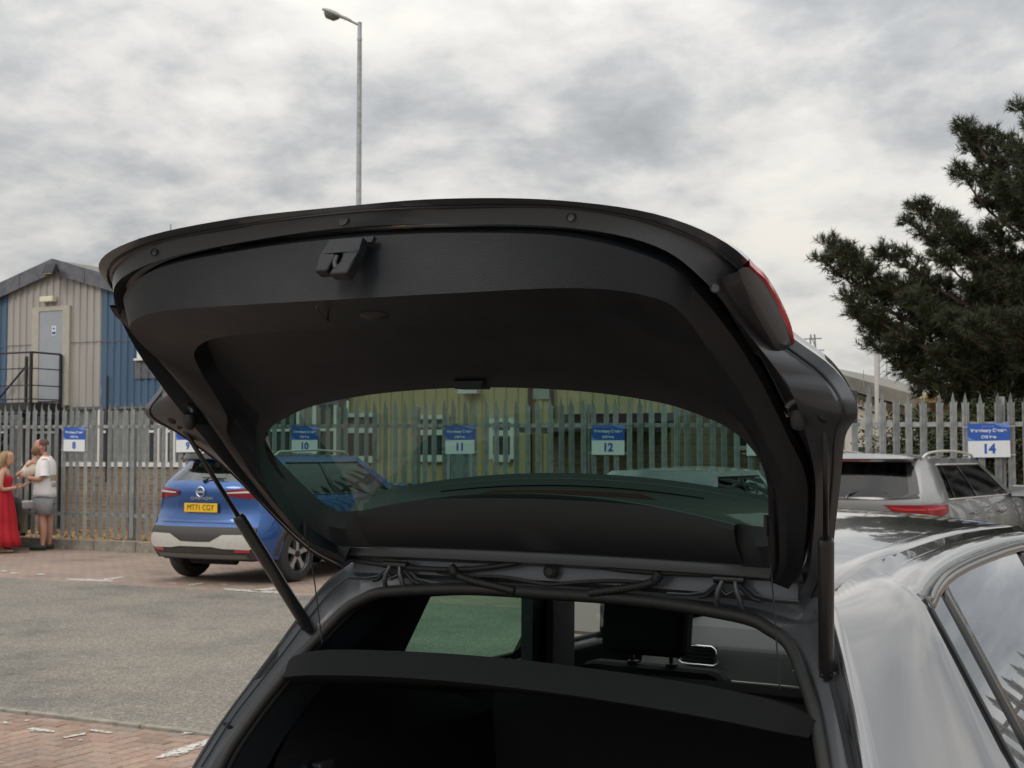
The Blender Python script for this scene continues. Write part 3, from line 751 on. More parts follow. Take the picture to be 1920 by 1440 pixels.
for i in range(24):
    z = zt * i / 24; MB().tube([(-.12, 0, z), (.12, 0, z + zt / 24)], .010, 4).build('lacing', galv, lat)
py = at_y(1524, 655, 260)
pyl = empty('power_pylon', (py.x, 260, 0), 'distant electricity pylon above the tailgate corner', 'pylon')
pz_ = at_y(1524, 627, 260).z
for sx in (-1, 1):
    MB().tube([(sx * 2.4, 0, 0), (sx * .55, 0, pz_ - 3), (sx * .35, 0, pz_)], .16, 4).build('leg', galv, pyl)
for z, w in ((pz_ - .8, 1.7), (pz_ - 3.0, 2.2), (pz_ - 5.2, 1.8)):
    MB().tube([(-w, 0, z), (w, 0, z)], .12, 4).build('cross_arm', galv, pyl)
for i in range(6):
    z = pz_ - 2.2 * i; w = .45 + .14 * i; MB().tube([(-w, 0, z), (w, 0, z - 2.2)], .09, 4).build('lacing', galv, pyl)
ta = at_y(320, 440, 27)
aer = empty('roof_aerial', (ta.x, 27, 4.0), 'thin television aerial on the hall roof above the tailgate edge', 'aerial')
MB().tube([(0, 0, 0), (0, 0, at_y(318, 421, 27).z - 4.0)], .014, 6).build('mast', galv, aer)
hz = at_y(280, 445, 27)
MB().tube([(hz.x - ta.x - .35, 0, hz.z - 4.0), (0.2, 0, hz.z - 4.02)], .011, 6).build('boom', galv, aer)

# street lamp
LYp = 27.5
lp = at_y(671, 700, LYp)
lamp = empty('street_lamp', (lp.x, LYp, 0), 'tall grey lamp post with a single angled lantern against the sky', 'street lamp')
zt = at_y(673, 42, LYp).z
zs = at_y(673, 75, LYp).z
MB().tube([(0, 0, 0), (0, 0, 1.2), (0, 0, 1.25), (0, 0, zs - .3), (0, 0, zs)], [.10, .10, .075, .055, .052], 14).build('column', galv, lamp, smooth=40)
MB().tube([(0, 0, zs - .02), (0, 0, zs + .05), (0, 0, zs + .06), (0, 0, zt)], [.058, .058, .05, .05], 14).build('top_sleeve', galv, lamp, smooth=40)
lan = at_y(612, 21, LYp) - Vector((lp.x, LYp, 0)); neck = at_y(655, 38, LYp) - Vector((lp.x, LYp, 0))
MB().tube([(0, 0, zt - .08), (neck.x, -.06, neck.z)], [.028, .03], 10).build('bracket', galv, lamp)
lv = (Vector((lan.x, -.16, lan.z)) - Vector((neck.x, -.06, neck.z))); L_ = lv.length
rows = []
ud = lv.normalized(); sd_ = ud.cross(Vector((0, 0, 1))).normalized(); nd_ = sd_.cross(ud).normalized()
for t, w, h in ((-.12, .03, .03), (0, .045, .045), (.10, .06, .05), (.22, .075, .045), (.30, .12, .05), (.45, .155, .07), (.65, .165, .075), (.85, .13, .06), (.97, .07, .035), (1.0, .02, .012)):
    c = Vector((neck.x, -.06, neck.z)) + lv * t
    rows.append([c + sd_ * (w * math.cos(q)) + nd_ * (h * math.sin(q) * (1 if math.sin(q) > 0 else .7)) for q in [2 * math.pi * j / 14 for j in range(14)]])
lt = MB().grid(rows, closed=True).build('lantern', mat('lantern body', (.30, .31, .28), .5, var=.15), lamp, smooth=50)
c = Vector((neck.x, -.06, neck.z)) + lv * .62 - nd_ * .048
MB().tube([c - ud * .22, c - ud * .1, c + ud * .1, c + ud * .2], [.03, .115, .115, .03], 12).build('lens', mat('lantern lens', (.12, .12, .11), .15), lt, smooth=50)
# ------------------------------------------------------------------ pine tree and shrubs
bark = mat('pine bark', (.085, .06, .045), .95, var=.5, vscale=14, bump=.8, bscale=20)
def leaf_mat(name, stops, rough=.6):
    def b_(t, b):
        g = nd(t, 'ShaderNodeNewGeometry'); n = nd(t, 'ShaderNodeTexNoise', Scale=2.2, Detail=3.0); t.links.new(g.outputs['Position'], n.inputs['Vector'])
        mx = nd(t, 'ShaderNodeMath', operation='ADD'); t.links.new(g.outputs['Random Per Island'], mx.inputs[0]); t.links.new(n.outputs['Fac'], mx.inputs[1])
        h = nd(t, 'ShaderNodeMath', operation='MULTIPLY'); t.links.new(mx.outputs[0], h.inputs[0]); h.inputs[1].default_value = .5
        t.links.new(mk_ramp(t, h.outputs[0], stops), b.inputs['Base Color']); b.inputs['Roughness'].default_value = rough; b.inputs['Specular IOR Level'].default_value = .25
    return tex_mat(name, b_)
needle_m = leaf_mat('pine needles', [(.1, (.024, .029, .019)), (.42, (.040, .048, .027)), (.62, (.055, .066, .033)), (.82, (.075, .083, .042)), (.90, (.10, .085, .045)), (.96, (.16, .085, .045))])
shrub_m = leaf_mat('dark shrub leaves', [(.1, (.018, .026, .012)), (.5, (.035, .05, .02)), (.8, (.06, .075, .03)), (.95, (.11, .09, .04))])
ivy_m = leaf_mat('olive shrub leaves', [(.1, (.03, .035, .014)), (.5, (.06, .065, .028)), (.85, (.11, .10, .04)), (.97, (.20, .14, .07))])
TY = 20.3
tp = at_y(2020, 800, TY)
pine = empty('pine_tree', (tp.x, TY, 0), 'broad dark green pine tree rising over the fence on the right', 'tree')
rp = random.Random(21)
T0 = Vector((tp.x, TY, 0))
ttop = at_y(2030, 90, TY).z
tr_path = [Vector((0, 0, 0)), Vector((.05, .02, 1.4)), Vector((-.04, 0, 3.0)), Vector((.02, .05, 4.6)), Vector((0, 0, ttop))]
MB().tube(crom(tr_path, 4), [.19 - .165 * i / 16 for i in range(17)], 10).build('trunk', bark, pine, smooth=60)
def trunk_at(z): return Vector((interp(z, [0, 1.4, 3, 4.6, ttop], [0, .05, -.04, .02, 0]), 0, z))
limbs = []
def limb_to(px, py, dY, z_from):
    p = at_y(px, py, TY + dY) - T0; limbs.append((trunk_at(z_from), p))
for a in ((1560, 462, -.2, 2.9), (1548, 492, .4, 2.8), (1592, 560, -.6, 2.5), (1600, 585, .3, 2.4), (1655, 470, -.4, 3.2), (1640, 650, -.3, 2.1), (1690, 690, .2, 1.9), (1716, 390, -.3, 3.7),
          (1706, 420, .5, 3.6), (1745, 715, -.5, 1.8), (1800, 225, -.2, 4.6), (1815, 255, .4, 4.4), (1800, 320, -.6, 4.1), (1860, 250, .2, 4.7), (1915, 205, -.1, 5.1), (1790, 715, .6, 1.9),
          (1840, 690, -.7, 2.2), (1880, 640, -1.0, 2.5), (1760, 480, -.9, 3.3), (1700, 560, -1.0, 2.8), (1850, 420, -1.2, 3.6), (1780, 600, -1.3, 2.6), (1900, 520, -1.5, 3.0), (1880, 340, -1.0, 4.2),
          (1640, 540, .9, 2.7), (1720, 600, 1.2, 2.4), (1760, 400, 1.0, 3.6), (1840, 500, 1.3, 3.0), (1880, 725, .4, 1.9), (1920, 300, .8, 4.3), (1905, 700, -.9, 2.1), (1680, 620, .5, 2.3),
          (1750, 660, -1.0, 2.1), (1625, 610, -.1, 2.2), (1575, 470, .1, 2.9), (1730, 520, .2, 3.0), (1820, 560, .4, 2.8), (1870, 590, -.3, 2.6), (1670, 520, .3, 2.9), (1780, 440, -.2, 3.4), (1850, 330, .3, 4.0)):
    limb_to(*a)
for i in range(50):
    z = rp.uniform(1.9, ttop - .4); L = (ttop - z) * .52 + .75; q = rp.uniform(-1.9, 2.2)   # right hand and rear side of the crown
    limbs.append((trunk_at(z), Vector((math.cos(q) * L, math.sin(q) * L, z + rp.uniform(-.1, .5)))))
wood = MB(); leaf = MB()
def tuft(c, d, s):
    d = d.normalized(); u = d.orthogonal().normalized(); v = d.cross(u)
    n = rp.randint(16, 21); vs = []; fs = []
    for i in range(n):
        q = rp.uniform(0, 6.283); sp_ = rp.uniform(.25, 1.25)
        dr = (d * rp.uniform(.45, 1.0) + (u * math.cos(q) + v * math.sin(q)) * sp_).normalized()
        b = c + d * rp.uniform(-.5, .5) * s * .8; L = s * rp.uniform(.65, 1.05); w = dr.orthogonal().normalized()
        w = (w * math.cos(q * 3) + dr.cross(w) * math.sin(q * 3)) * s * .050
        k = len(vs); vs += [b - w, b + w, b + dr * L]; fs.append((k, k + 1, k + 2))
    leaf.add(vs, fs)
for a, b in limbs:
    mid = a.lerp(b, .5); sag = (b - a).length * .08
    P = crom([a, a.lerp(b, .3) + Vector((rp.uniform(-.1, .1), rp.uniform(-.1, .1), -sag)), a.lerp(b, .7) + Vector((rp.uniform(-.1, .1), rp.uniform(-.1, .1), -sag)), b], 5)
    L = (b - a).length; n = len(P)
    wood.tube(P, [max(.008, .018 * L * (1 - i / n) + .006) for i in range(n)], 5)
    nc = max(4, int(L / .215))
    for k in range(nc):
        t = .30 + .70 * (k + rp.uniform(.1, .9)) / nc; i = min(int(t * (n - 1)), n - 2); p = P[i].lerp(P[i + 1], t * (n - 1) - i)
        ax = (P[i + 1] - P[i]).normalized(); side = ax.cross(Vector((0, 0, 1)))
        side = side.normalized() if side.length > .1 else Vector((1, 0, 0))
        off = (side * rp.uniform(-1, 1) * .34 + Vector((0, 0, rp.uniform(-.10, .26)))) * (1.15 - .75 * t) if k < nc - 1 else Vector((0, 0, 0))
        c = p + off + ax * rp.uniform(0, .12)
        wood.tube([p, p.lerp(c, .5) + Vector((0, 0, -.02)), c], [.012, .009, .005], 4)
        rc = rp.uniform(.14, .24) * (1.1 - .25 * t); up_ = Vector((0, 0, 1))
        for j in range(int(150 * rc)):
            d = Vector((rp.gauss(0, 1), rp.gauss(0, 1), rp.gauss(.25, .8))).normalized()
            q = c + Vector((d.x * rc, d.y * rc, d.z * rc * .75)) * rp.uniform(.35, 1.0)
            tuft(q, d + ax * .35 + up_ * .45, rp.uniform(.10, .145))
            if j % 5 == 0: wood.tube([c, q], [.005, .003], 3)
    for j in range(4):
        tuft(P[-1] - (P[-1] - P[-2]).normalized() * .08 * j, (P[-1] - P[-2]).normalized() + Vector((0, 0, .5)), .15)
wood.build('limbs', bark, pine, smooth=60)
leaf.build('crown', needle_m, pine)
def shrub(name, label, c, r, n, m, size=.032, group=None, seed=1):
    rs = random.Random(seed); e = empty(name, (c[0], c[1], 0), label, 'shrub', group); b = MB(); st = MB()
    cl = [(Vector((rs.gauss(0, .42) * r[0], rs.gauss(0, .42) * r[1], c[2] + rs.uniform(-.9, .95) * r[2])), rs.uniform(.16, .34)) for _ in range(int(n / 70))]
    for p, q in cl:
        for _ in range(70):
            d = Vector((rs.gauss(0, 1), rs.gauss(0, 1), rs.gauss(0, 1))).normalized() * q * rs.uniform(.5, 1.05); o = p + d
            if o.z < .05: continue
            a = Vector((rs.gauss(0, 1), rs.gauss(0, 1), rs.gauss(0, .6))).normalized(); w = a.orthogonal().normalized(); s = size * rs.uniform(.6, 1.3)
            b.add([o - a * s, o + w * s * .45, o + a * s, o - w * s * .45], [(0, 1, 2, 3)])
    for _ in range(9):
        p = rs.choice(cl)[0]; st.tube([(rs.uniform(-.1, .1), rs.uniform(-.1, .1), 0), (p.x * .5, p.y * .5, p.z * .5), tuple(p)], [.022, .014, .006], 4)
    b.build('foliage', m, e); st.build('stem', bark, e); return e
G = 'shrubs behind the fence on the right'
for i, (px, Y, rx, h, n, m, lab) in enumerate(((1675, 18.7, .42, 1.9, 4500, ivy_m, 'olive shrub behind the fence, nearest the pale shed'), (1745, 18.9, .55, 2.1, 8000, shrub_m, 'dark shrub behind the fence between pale shed and sign 14'),
                                     (1830, 18.6, .55, 2.2, 8000, shrub_m, 'dense dark shrub directly behind the sign for bay 14'), (1905, 18.7, .55, 2.15, 8000, ivy_m, 'olive shrub behind the fence at the right picture edge'),
                                     (2010, 18.8, .7, 2.4, 4000, shrub_m, 'dark shrub at the foot of the pine trunk'))):
    p = at_y(px, 800, Y); shrub('shrub', lab, (p.x, Y, h * .5), (rx, .35, h * .5), n, m, group=G, seed=30 + i)
# weeds and dry leaves at the foot of the fence
lit = MB(); rl_ = random.Random(5)
for _ in range(2600):
    x, y = rl_.uniform(-27, -9), rl_.uniform(18.0, 21.8); a = rl_.uniform(0, 6.28); s = rl_.uniform(.03, .08)
    lit.add([(x + math.cos(a) * s, y + math.sin(a) * s, .03 + rl_.uniform(0, .05)), (x - math.sin(a) * s * .6, y + math.cos(a) * s * .6, .03), (x - math.cos(a) * s, y - math.sin(a) * s, .03 + rl_.uniform(0, .05)), (x + math.sin(a) * s * .6, y - math.cos(a) * s * .6, .03)], [(0, 1, 2, 3)])
lit.build('leaf_litter', mat('dry leaves', (.30, .16, .06), .9, col2=(.42, .28, .12), vscale=3), kind='stuff', label='dry brown leaves lying behind the fence')
# ------------------------------------------------------------------ grey hatchback with its tailgate open
car = empty('hatchback_car', (-1.27, 2.55, 0), 'graphite grey hatchback with its tailgate raised, nearest the camera', 'car')
_y, _r = R(-2), R(-.5)
LATv = Vector((math.cos(_y) * math.cos(_r), math.sin(_y) * math.cos(_r), math.sin(_r))); FOv = Vector((-math.sin(_y), math.cos(_y), 0)); UPv = LATv.cross(FOv)
car.rotation_euler = Matrix((LATv, FOv, UPv)).transposed().to_euler()
_Mi = Matrix((LATv, FOv, UPv))
def px_car(x, y, axis, val):
    """photo pixel onto a plane of the car's own frame"""
    o = _Mi @ (Vector((0, 0, EYE)) - Vector((-1.27, 2.55, 0))); d = _Mi @ px_dir(x, y)
    return o + d * ((val - o[axis]) / d[axis])
def half(P, n=6): return crom(P, n, sym=True)
def lerp_r(a, b, t): return [tuple(Vector(p).lerp(Vector(q), t)) for p, q in zip(a, b)]
def shift(a, d): return [tuple(Vector(p) + Vector(d)) for p in a]
SK = [(0, -.718, 1.988), (.204, -.743, 1.980), (.406, -.744, 1.961), (.553, -.693, 1.932), (.619, -.573, 1.885), (.618, -.442, 1.803), (.69, -.387, 1.735), (.728, -.393, 1.673), (.69, -.33, 1.632), (.649, -.223, 1.556), (.585, -.075, 1.406), (.537, .005, 1.345)]
F1 = [(0, -.712, 1.976), (.202, -.717, 1.968), (.404, -.711, 1.953), (.540, -.673, 1.918), (.600, -.575, 1.868), (.606, -.462, 1.790), (.668, -.397, 1.725), (.700, -.402, 1.675), (.672, -.345, 1.632), (.634, -.235, 1.553), (.572, -.085, 1.405), (.525, -.002, 1.346)]
F2 = [(0, -.702, 1.957), (.198, -.706, 1.948), (.396, -.702, 1.929), (.523, -.679, 1.897), (.575, -.620, 1.849), (.605, -.540, 1.785), (.625, -.460, 1.730), (.633, -.404, 1.688), (.630, -.340, 1.635), (.615, -.245, 1.548), (.555, -.095, 1.405), (.510, -.010, 1.350)]
B_ = [(0, -.699, 1.941), (.200, -.701, 1.935), (.399, -.702, 1.915), (.519, -.663, 1.879), (.552, -.610, 1.842), (.575, -.535, 1.788), (.585, -.460, 1.737), (.590, -.398, 1.692), (.595, -.330, 1.635), (.598, -.235, 1.550), (.545, -.110, 1.410), (.495, -.030, 1.360)]
C_ = [(0, -.713, 1.842), (.205, -.712, 1.842), (.410, -.688, 1.842), (.515, -.652, 1.825), (.540, -.600, 1.797), (.543, -.546, 1.767), (.552, -.470, 1.722), (.558, -.419, 1.688), (.565, -.345, 1.625), (.568, -.269, 1.558), (.525, -.125, 1.425), (.480, -.045, 1.368)]
E_ = [(0, -.317, 1.719), (.200, -.318, 1.711), (.360, -.312, 1.690), (.450, -.302, 1.662), (.492, -.296, 1.640), (.518, -.288, 1.615), (.531, -.278, 1.592), (.536, -.265, 1.567), (.535, -.250, 1.540), (.528, -.228, 1.502), (.505, -.155, 1.420), (.470, -.060, 1.375)]
D_ = [(0, -.588, 1.808), (.199, -.596, 1.807), (.369, -.585, 1.802), (.459, -.545, 1.783), (.495, -.489, 1.751), (.508, -.437, 1.712), (.520, -.385, 1.668)] + lerp_r(C_, E_, .45)[7:]
D2 = [tuple(Vector(p) + Vector((-.006, .030 * f, .026 * f))) for p, f in zip(D_, (1, 1, 1, 1, .95, .8, .6, .35, .2, .15, .1, .05))]
E2 = lerp_r(D2, E_, .82); E2 = [tuple(Vector(p) + Vector((0, .012 * f, .016 * f))) for p, f in zip(E2, (1, 1, 1, 1, .9, .7, .5, .3, .2, .1, .1, .05))]
Eg = [tuple(Vector(p) + Vector((.012 if i else 0, .035, .026))) for i, p in enumerate(E_)]
gate = MB().grid([full(half(r)) for r in (SK, F1, lerp_r(F1, F2, .96), F2, [tuple(Vector(p).lerp(Vector(q), .30) + Vector((0, .024, .014))) for p, q in zip(F2, B_)], [tuple(Vector(p).lerp(Vector(q), .85) + Vector((0, .026, .016))) for p, q in zip(F2, B_)], shift(B_, (0, .03, .02)))]).build('tailgate', [inner_shade_paint], car, smooth=32)
MB().tube([p + Vector((0, -.0012, -.001)) for p in full(half(lerp_r(SK, F1, .72)))], .0022, 6).build('hem_shade_line', rubber, gate, smooth=180)  # dark line added for the shade on the down-facing rim
C_a, C_b = lerp_r(C_, B_, .08), lerp_r(C_, D_, .10)
trim = MB().grid([full(half(r)) for r in (shift(B_, (0, .02, .012)), B_, C_a, C_, C_b, D_, D2, E2, E_, Eg)]).build('lower_trim', trim_black, gate, smooth=38)
# outer skin (upper side while open)
GO = [tuple(Vector(p) + Vector((.02 if i else 0, .055, .045))) for i, p in enumerate(E_)]
SKb = [tuple(Vector(a).lerp(Vector(b), .08) + Vector((0, .010, .022))) for a, b in zip(SK, GO)]
SKc = [tuple(Vector(a).lerp(Vector(b), .45) + Vector((0, .03 * f, .055 * f))) for a, b, f in zip(SK, GO, (1, 1, 1, 1, 1, .8, .5, .3, .2, .1, .1, .05))]
MB().grid([full(half(r)) for r in (SK, SKb, SKc, GO)]).build('outer_skin', grey_paint, gate, smooth=60)
# tailgate glass: pane behind the trim opening, on a plane 50 degrees up
def gp(x, z, d=.888): return (x, (d - .636 * z) / .77, z)
rows = []
for z, w in ((1.745, .40), (1.735, .47), (1.70, .56), (1.65, .595), (1.58, .575), (1.51, .54), (1.47, .515), (1.43, .50)):
    rows.append([gp(w * (i / 8 - 1), z, .888 - .012 * (i / 8 - 1) ** 2) for i in range(17)])
MB().grid(rows).build('rear_glass', pane_tint, gate, smooth=180)
# upper trim panel by the hinges, in three pieces
def panel(x0, x1, name):
    n = 14; xs = [x0 + (x1 - x0) * i / n for i in range(n + 1)]
    tz = lambda x: 1.524 - .27 * x * x
    bz = lambda x: 1.404 - .03 * x * x
    rows = [[(x, -.045 - .03, tz(x) - .002) for x in xs], [(x, -.092, tz(x) - .002) for x in xs], [(x, -.096, tz(x) - .012) for x in xs], [(x, -.085, (tz(x) + bz(x)) / 2) for x in xs], [(x, -.05, bz(x) + .006) for x in xs], [(x, -.03, bz(x)) for x in xs]]
    return MB().grid(rows).build(name, trim_grey, gate, smooth=40)
panel(-.416, .416, 'upper_trim_panel'); 
SC1 = [(.408, -.074, 1.4775), (.45, -.078, 1.474), (.486, -.078, 1.476), (.523, -.10, 1.505), (.566, -.156, 1.573), (.590, -.204, 1.63), (.600, -.24, 1.68)]
SC2 = [(.408, -.072, 1.44), (.46, -.088, 1.438), (.50, -.105, 1.45), (.527, -.15, 1.49), (.548, -.215, 1.55), (.555, -.26, 1.605), (.565, -.295, 1.655)]
SC3 = [(.408, -.040, 1.398), (.46, -.052, 1.398), (.498, -.085, 1.405), (.522, -.165, 1.45), (.536, -.232, 1.52), (.538, -.275, 1.585), (.532, -.300, 1.635)]
for s in (1, -1):
    MB().grid([crom([(s * x, y, z) for x, y, z in r_], 5) for r_ in ([(x + .004, y + .003, z - .002) for x, y, z in SC1], SC1, SC2, SC3)]).build('side_trim_cap', trim_grey, gate, smooth=50)
# painted strip under the panel and the spoiler behind the glass
xs = [-.52 + 1.04 * i / 26 for i in range(27)]
MB().grid([[(x, -.028, 1.404 - .03 * x * x) for x in xs], [(x, -.030, 1.400 - .03 * x * x) for x in xs], [(x, -.026, 1.382 - .02 * x * x) for x in xs], [(x, -.005, 1.374 - .02 * x * x) for x in xs]]).build('frame_strip', inner_shade_paint, gate, smooth=40)
sz_ = lambda x: 1.560 - .21 * x * x
sxs = [-.53 + 1.06 * i / 28 for i in range(29)]
spo = MB().grid([[(x, .015, 1.43) for x in sxs], [(x, .035, (1.44 + sz_(x)) / 2) for x in sxs], [(x, .052, sz_(x) - .012) for x in sxs], [(x, .052, sz_(x) - .0115) for x in sxs], [(x, .058, sz_(x) - .010) for x in sxs], [(x, .060, sz_(x)) for x in sxs], [(x, .075, sz_(x) - .002) for x in sxs], [(x, .10, 1.47) for x in sxs], [(x, .09, 1.40) for x in sxs]]).build('spoiler', mat('dark spoiler plastic', (.055, .058, .06), .38, coat=.3), gate, smooth=40)
bxs = [-.245 + .49 * i / 20 for i in range(21)]
MB().grid([[(x, .030, 1.492 - .12 * x * x + (0 if abs(x) < .2 else .0)) for x in bxs], [(x, .040, 1.496 - .12 * x * x) for x in bxs], [(x, .041, 1.526 - .14 * x * x - max(0, abs(x) - .18) * .35) for x in bxs], [(x, .046, 1.528 - .14 * x * x - max(0, abs(x) - .18) * .35) for x in bxs]]).build('brake_light', mat('dull red brake lens', (.13, .055, .05), .25), spo, smooth=50)
MB().tube([(-.30 + .6 * i / 20, .046, sz_(-.30 + .6 * i / 20) - .024) for i in range(21)], .002, 5).build('spoiler_seam', rubber, spo)
# small parts of the inner face
MB().prism([(-.034, .0), (.034, .0), (.026, -.014), (-.026, -.014)], -.335, -.30, lambda a, b, d: (a, d, 1.730 + b)).build('trim_clip', trim_black, gate)
# latch: base plate with two prongs and a hooked slot
lt_ = empty('latch', (0, 0, 0)); lt_.parent = gate
LO = Vector((.022, -.715, 1.926)); ua = Vector((1, 0, 0)); ub = Vector((-.10, -.42, -.90)).normalized(); un = Vector((0, -.90, .42)).normalized()
def lf(a, b, d): return LO + ua * a * .86 + ub * b * .90 + un * d * .85
lm_ = MB()
for poly in ([(-.038, 0), (.040, 0), (.040, .030), (-.038, .030)], [(-.038, .030), (-.010, .030), (-.008, .040), (-.012, .066), (-.040, .066)], [(.006, .030), (.040, .030), (.036, .074), (-.004, .074), (.000, .058), (.010, .050), (.010, .036)]):
    lm_.prism(poly, .002, .026, lf)
lo = bevel(lm_.build('latch_cover', trim_black, lt_), .004, 2)
MB().tube([lf(-.004, .036, .022), lf(-.002, .05, .024), lf(.004, .06, .022)], .0045, 8).build('latch_claw', metal_dark, lt_, smooth=60)
MB().prism([(-.045, -.012), (.046, -.012), (.046, .0), (-.045, .0)], -.004, .006, lf).build('latch_recess', trim_grey, lt_)
for (x, y, z, nn, r_, mm, nm) in ((-.404, -.7075, 1.942, (0, -1, .15), .0065, inner_shade_paint, 'plug'), (.404, -.7075, 1.942, (0, -1, .15), .0065, inner_shade_paint, 'plug'), (0, -.7095, 1.967, (0, -1, .3), .0085, rubber, 'plug'), (.583, -.606, 1.842, (.6, -.8, .0), .007, inner_shade_paint, 'plug'), (.664, -.397, 1.702, (.3, -.9, .0), .007, inner_shade_paint, 'plug')):
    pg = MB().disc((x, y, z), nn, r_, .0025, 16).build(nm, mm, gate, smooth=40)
    if mm is inner_shade_paint:
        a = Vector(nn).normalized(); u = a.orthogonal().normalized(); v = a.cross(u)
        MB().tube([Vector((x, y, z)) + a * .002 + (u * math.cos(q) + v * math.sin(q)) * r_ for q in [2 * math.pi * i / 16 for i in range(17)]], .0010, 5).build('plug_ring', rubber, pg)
# pull handle recess and the seam in the lower trim
hp = px_car(705, 592, 2, 1.822)
MB().ball((hp.x, hp.y, 1.826), (.030, .022, .012), 14, 8).build('grab_recess', rubber, gate, smooth=180)
MB().tube([px_car(*q, 2, 1.818) for q in ((593, 576), (597, 583), (612, 600), (628, 612))], .0016, 5).build('trim_seam', rubber, gate)
MB().tube([px_car(*q, 0, .552) for q in ((1335, 640), (1345, 641), (1370, 672), (1395, 702))], .0016, 5).build('trim_seam', rubber, gate)
# tail lights on the tailgate
for s in (1, -1):
    o_ = [px_car(*q, 0, .642) for q in ((1407, 494), (1419, 505), (1437, 521), (1456, 549), (1475, 584), (1487, 616), (1492, 638))]
    i_ = [px_car(*q, 0, .636) for q in ((1405, 501), (1417, 514), (1433, 530), (1451, 559), (1468, 596), (1481, 626), (1487, 646))]
    h_ = [px_car(*q, 0, .630) for q in ((1385, 506), (1391, 526), (1403, 551), (1421, 584), (1441, 618), (1459, 648), (1475, 653))]
    h2 = [px_car(*q, 0, .626) for q in ((1383, 509), (1388, 530), (1399, 555), (1417, 589), (1437, 623), (1456, 654), (1473, 658))]
    o_ = [a.lerp(b, .35) for a, b in zip(o_, i_)]
    f = lambda L, d=(0, 0, 0): [Vector((s * (p.x + d[0] - (.045 if s < 0 else 0)), p.y + d[1], p.z + d[2])) for p in L]
    hs = MB().grid([crom(f(h2, (-.045, .03, -.005))), crom(f(h2)), crom(f(h_)), crom(f(h_, (.004, .004, .004))), crom(f(i_))]).build('lamp_housing', lamp_black, gate, smooth=35)
    back = [(.02, .06, .02)]
    MB().grid([crom(f(i_)), crom(f(o_)), crom(f(o_, (-.012, .03, .012))), crom(f(i_, (-.04, .05, .0)))]).build('lamp_lens', red_bright, hs, smooth=40)
# buffers and strut mountings at the shoulders
for s in (1, -1):
    MB().lathe([(.0, -.0), (.011, 0), (.013, -.010), (.011, -.024), (.007, -.03), (0, -.031)], (s * .628, -.372, 1.672), 'z', 14).build('rubber_buffer', rubber, gate, smooth=50)
    pth = [Vector((s * (.655 + .042 * math.cos(q)), -.378, 1.676 + .016 * math.sin(q))) for q in [math.pi * i / 12 for i in range(13)]]
    MB().tube(pth, .006, 8).build('mount_lip', inner_shade_paint, gate, smooth=60)
    MB().ball((s * .672, -.372, 1.672), (.016, .016, .02), 12, 8).build('ball_joint', metal_dark, gate, smooth=180)
    MB().box((s * .664, -.345, 1.678), (.09, .03, .05)).build('mount_pocket', rubber, gate)
# gas struts
for s in (1, -1):
    a, b = Vector((s * .672, -.372, 1.676)), Vector((s * .574, -.062, 1.230)); sp_ = a.lerp(b, .47)
    stt = MB().tube([sp_, sp_.lerp(b, .015), sp_.lerp(b, .03), b], [.0095, .0125, .0135, .0135], 16).build('gas_strut', mat('strut black', (.016, .016, .017), .34, coat=.2), car, smooth=40)
    MB().tube([a, sp_], .0048, 10).build('piston_rod', metal_dark, stt, smooth=180)
    MB().tube([a - (a - b).normalized() * .035, a + (a - b).normalized() * .012], .0105, 10).build('end_socket', rubber, stt, smooth=50)
    MB().tube([b, b + (b - a).normalized() * .02], [.011, .009], 10).build('end_socket', rubber, stt, smooth=50)
    MB().tube([b + Vector((s * -.012, 0, -.012)), b + Vector((s * .03, .02, -.012))], .006, 8).build('ball_stud', metal_dark, stt, smooth=60)
# rear opening of the body: outer edge, channel, seal
G_ = [(0, .05, 1.388), (.2, .05, 1.384), (.4, .048, 1.371), (.5, .045, 1.360), (.543, .035, 1.344), (.576, -.019, 1.294), (.634, -.104, 1.163), (.684, -.189, 1.042), (.723, -.246, .938), (.75, -.285, .82), (.76, -.30, .68)]
CH = [(0, .055, 1.352), (.2, .055, 1.348), (.39, .05, 1.337), (.47, .045, 1.320), (.515, .025, 1.302), (.545, -.012, 1.262), (.600, -.085, 1.150), (.652, -.165, 1.040), (.688, -.228, .938), (.712, -.262, .82), (.722, -.278, .68)]
CI = [(0, .03, 1.338), (.2, .03, 1.334), (.39, .026, 1.322), (.462, .02, 1.303), (.506, .006, 1.280), (.540, -.028, 1.232), (.582, -.09, 1.152), (.630, -.172, 1.045), (.662, -.240, .942), (.684, -.270, .82), (.69, -.285, .69)]
S_ = [(0, -.006, 1.321), (.207, -.008, 1.319), (.394, -.012, 1.303), (.455, -.018, 1.284), (.497, -.027, 1.258), (.535, -.062, 1.205), (.568, -.104, 1.150), (.613, -.183, 1.049), (.641, -.252, .949), (.660, -.278, .82), (.662, -.29, .70)]
Si = [(0, .10, 1.30), (.2, .10, 1.298), (.38, .10, 1.282), (.435, .095, 1.262), (.472, .085, 1.236), (.508, .05, 1.185), (.54, .01, 1.13), (.582, -.07, 1.03), (.61, -.14, .93), (.625, -.17, .82), (.625, -.18, .70)]
body = MB().grid([full(half(r)) for r in (G_, lerp_r(G_, CH, .25), lerp_r(G_, CH, .3), CH, CI, shift(S_, (0, .012, -.004)))]).build('rear_opening', inner_shade_paint, car, smooth=30)
MB().tube(full(half(S_, 8)), .0125, 10).build('rubber_seal', rubber, body, smooth=180)
MB().tube(full(half(lerp_r(S_, Si, .16), 8)), .009, 8).build('seal_lip', rubber, body, smooth=180)
MB().grid([full(half(r)) for r in (shift(S_, (0, .01, -.004)), lerp_r(S_, Si, .5), Si)]).build('opening_trim', trim_black, body, smooth=50)
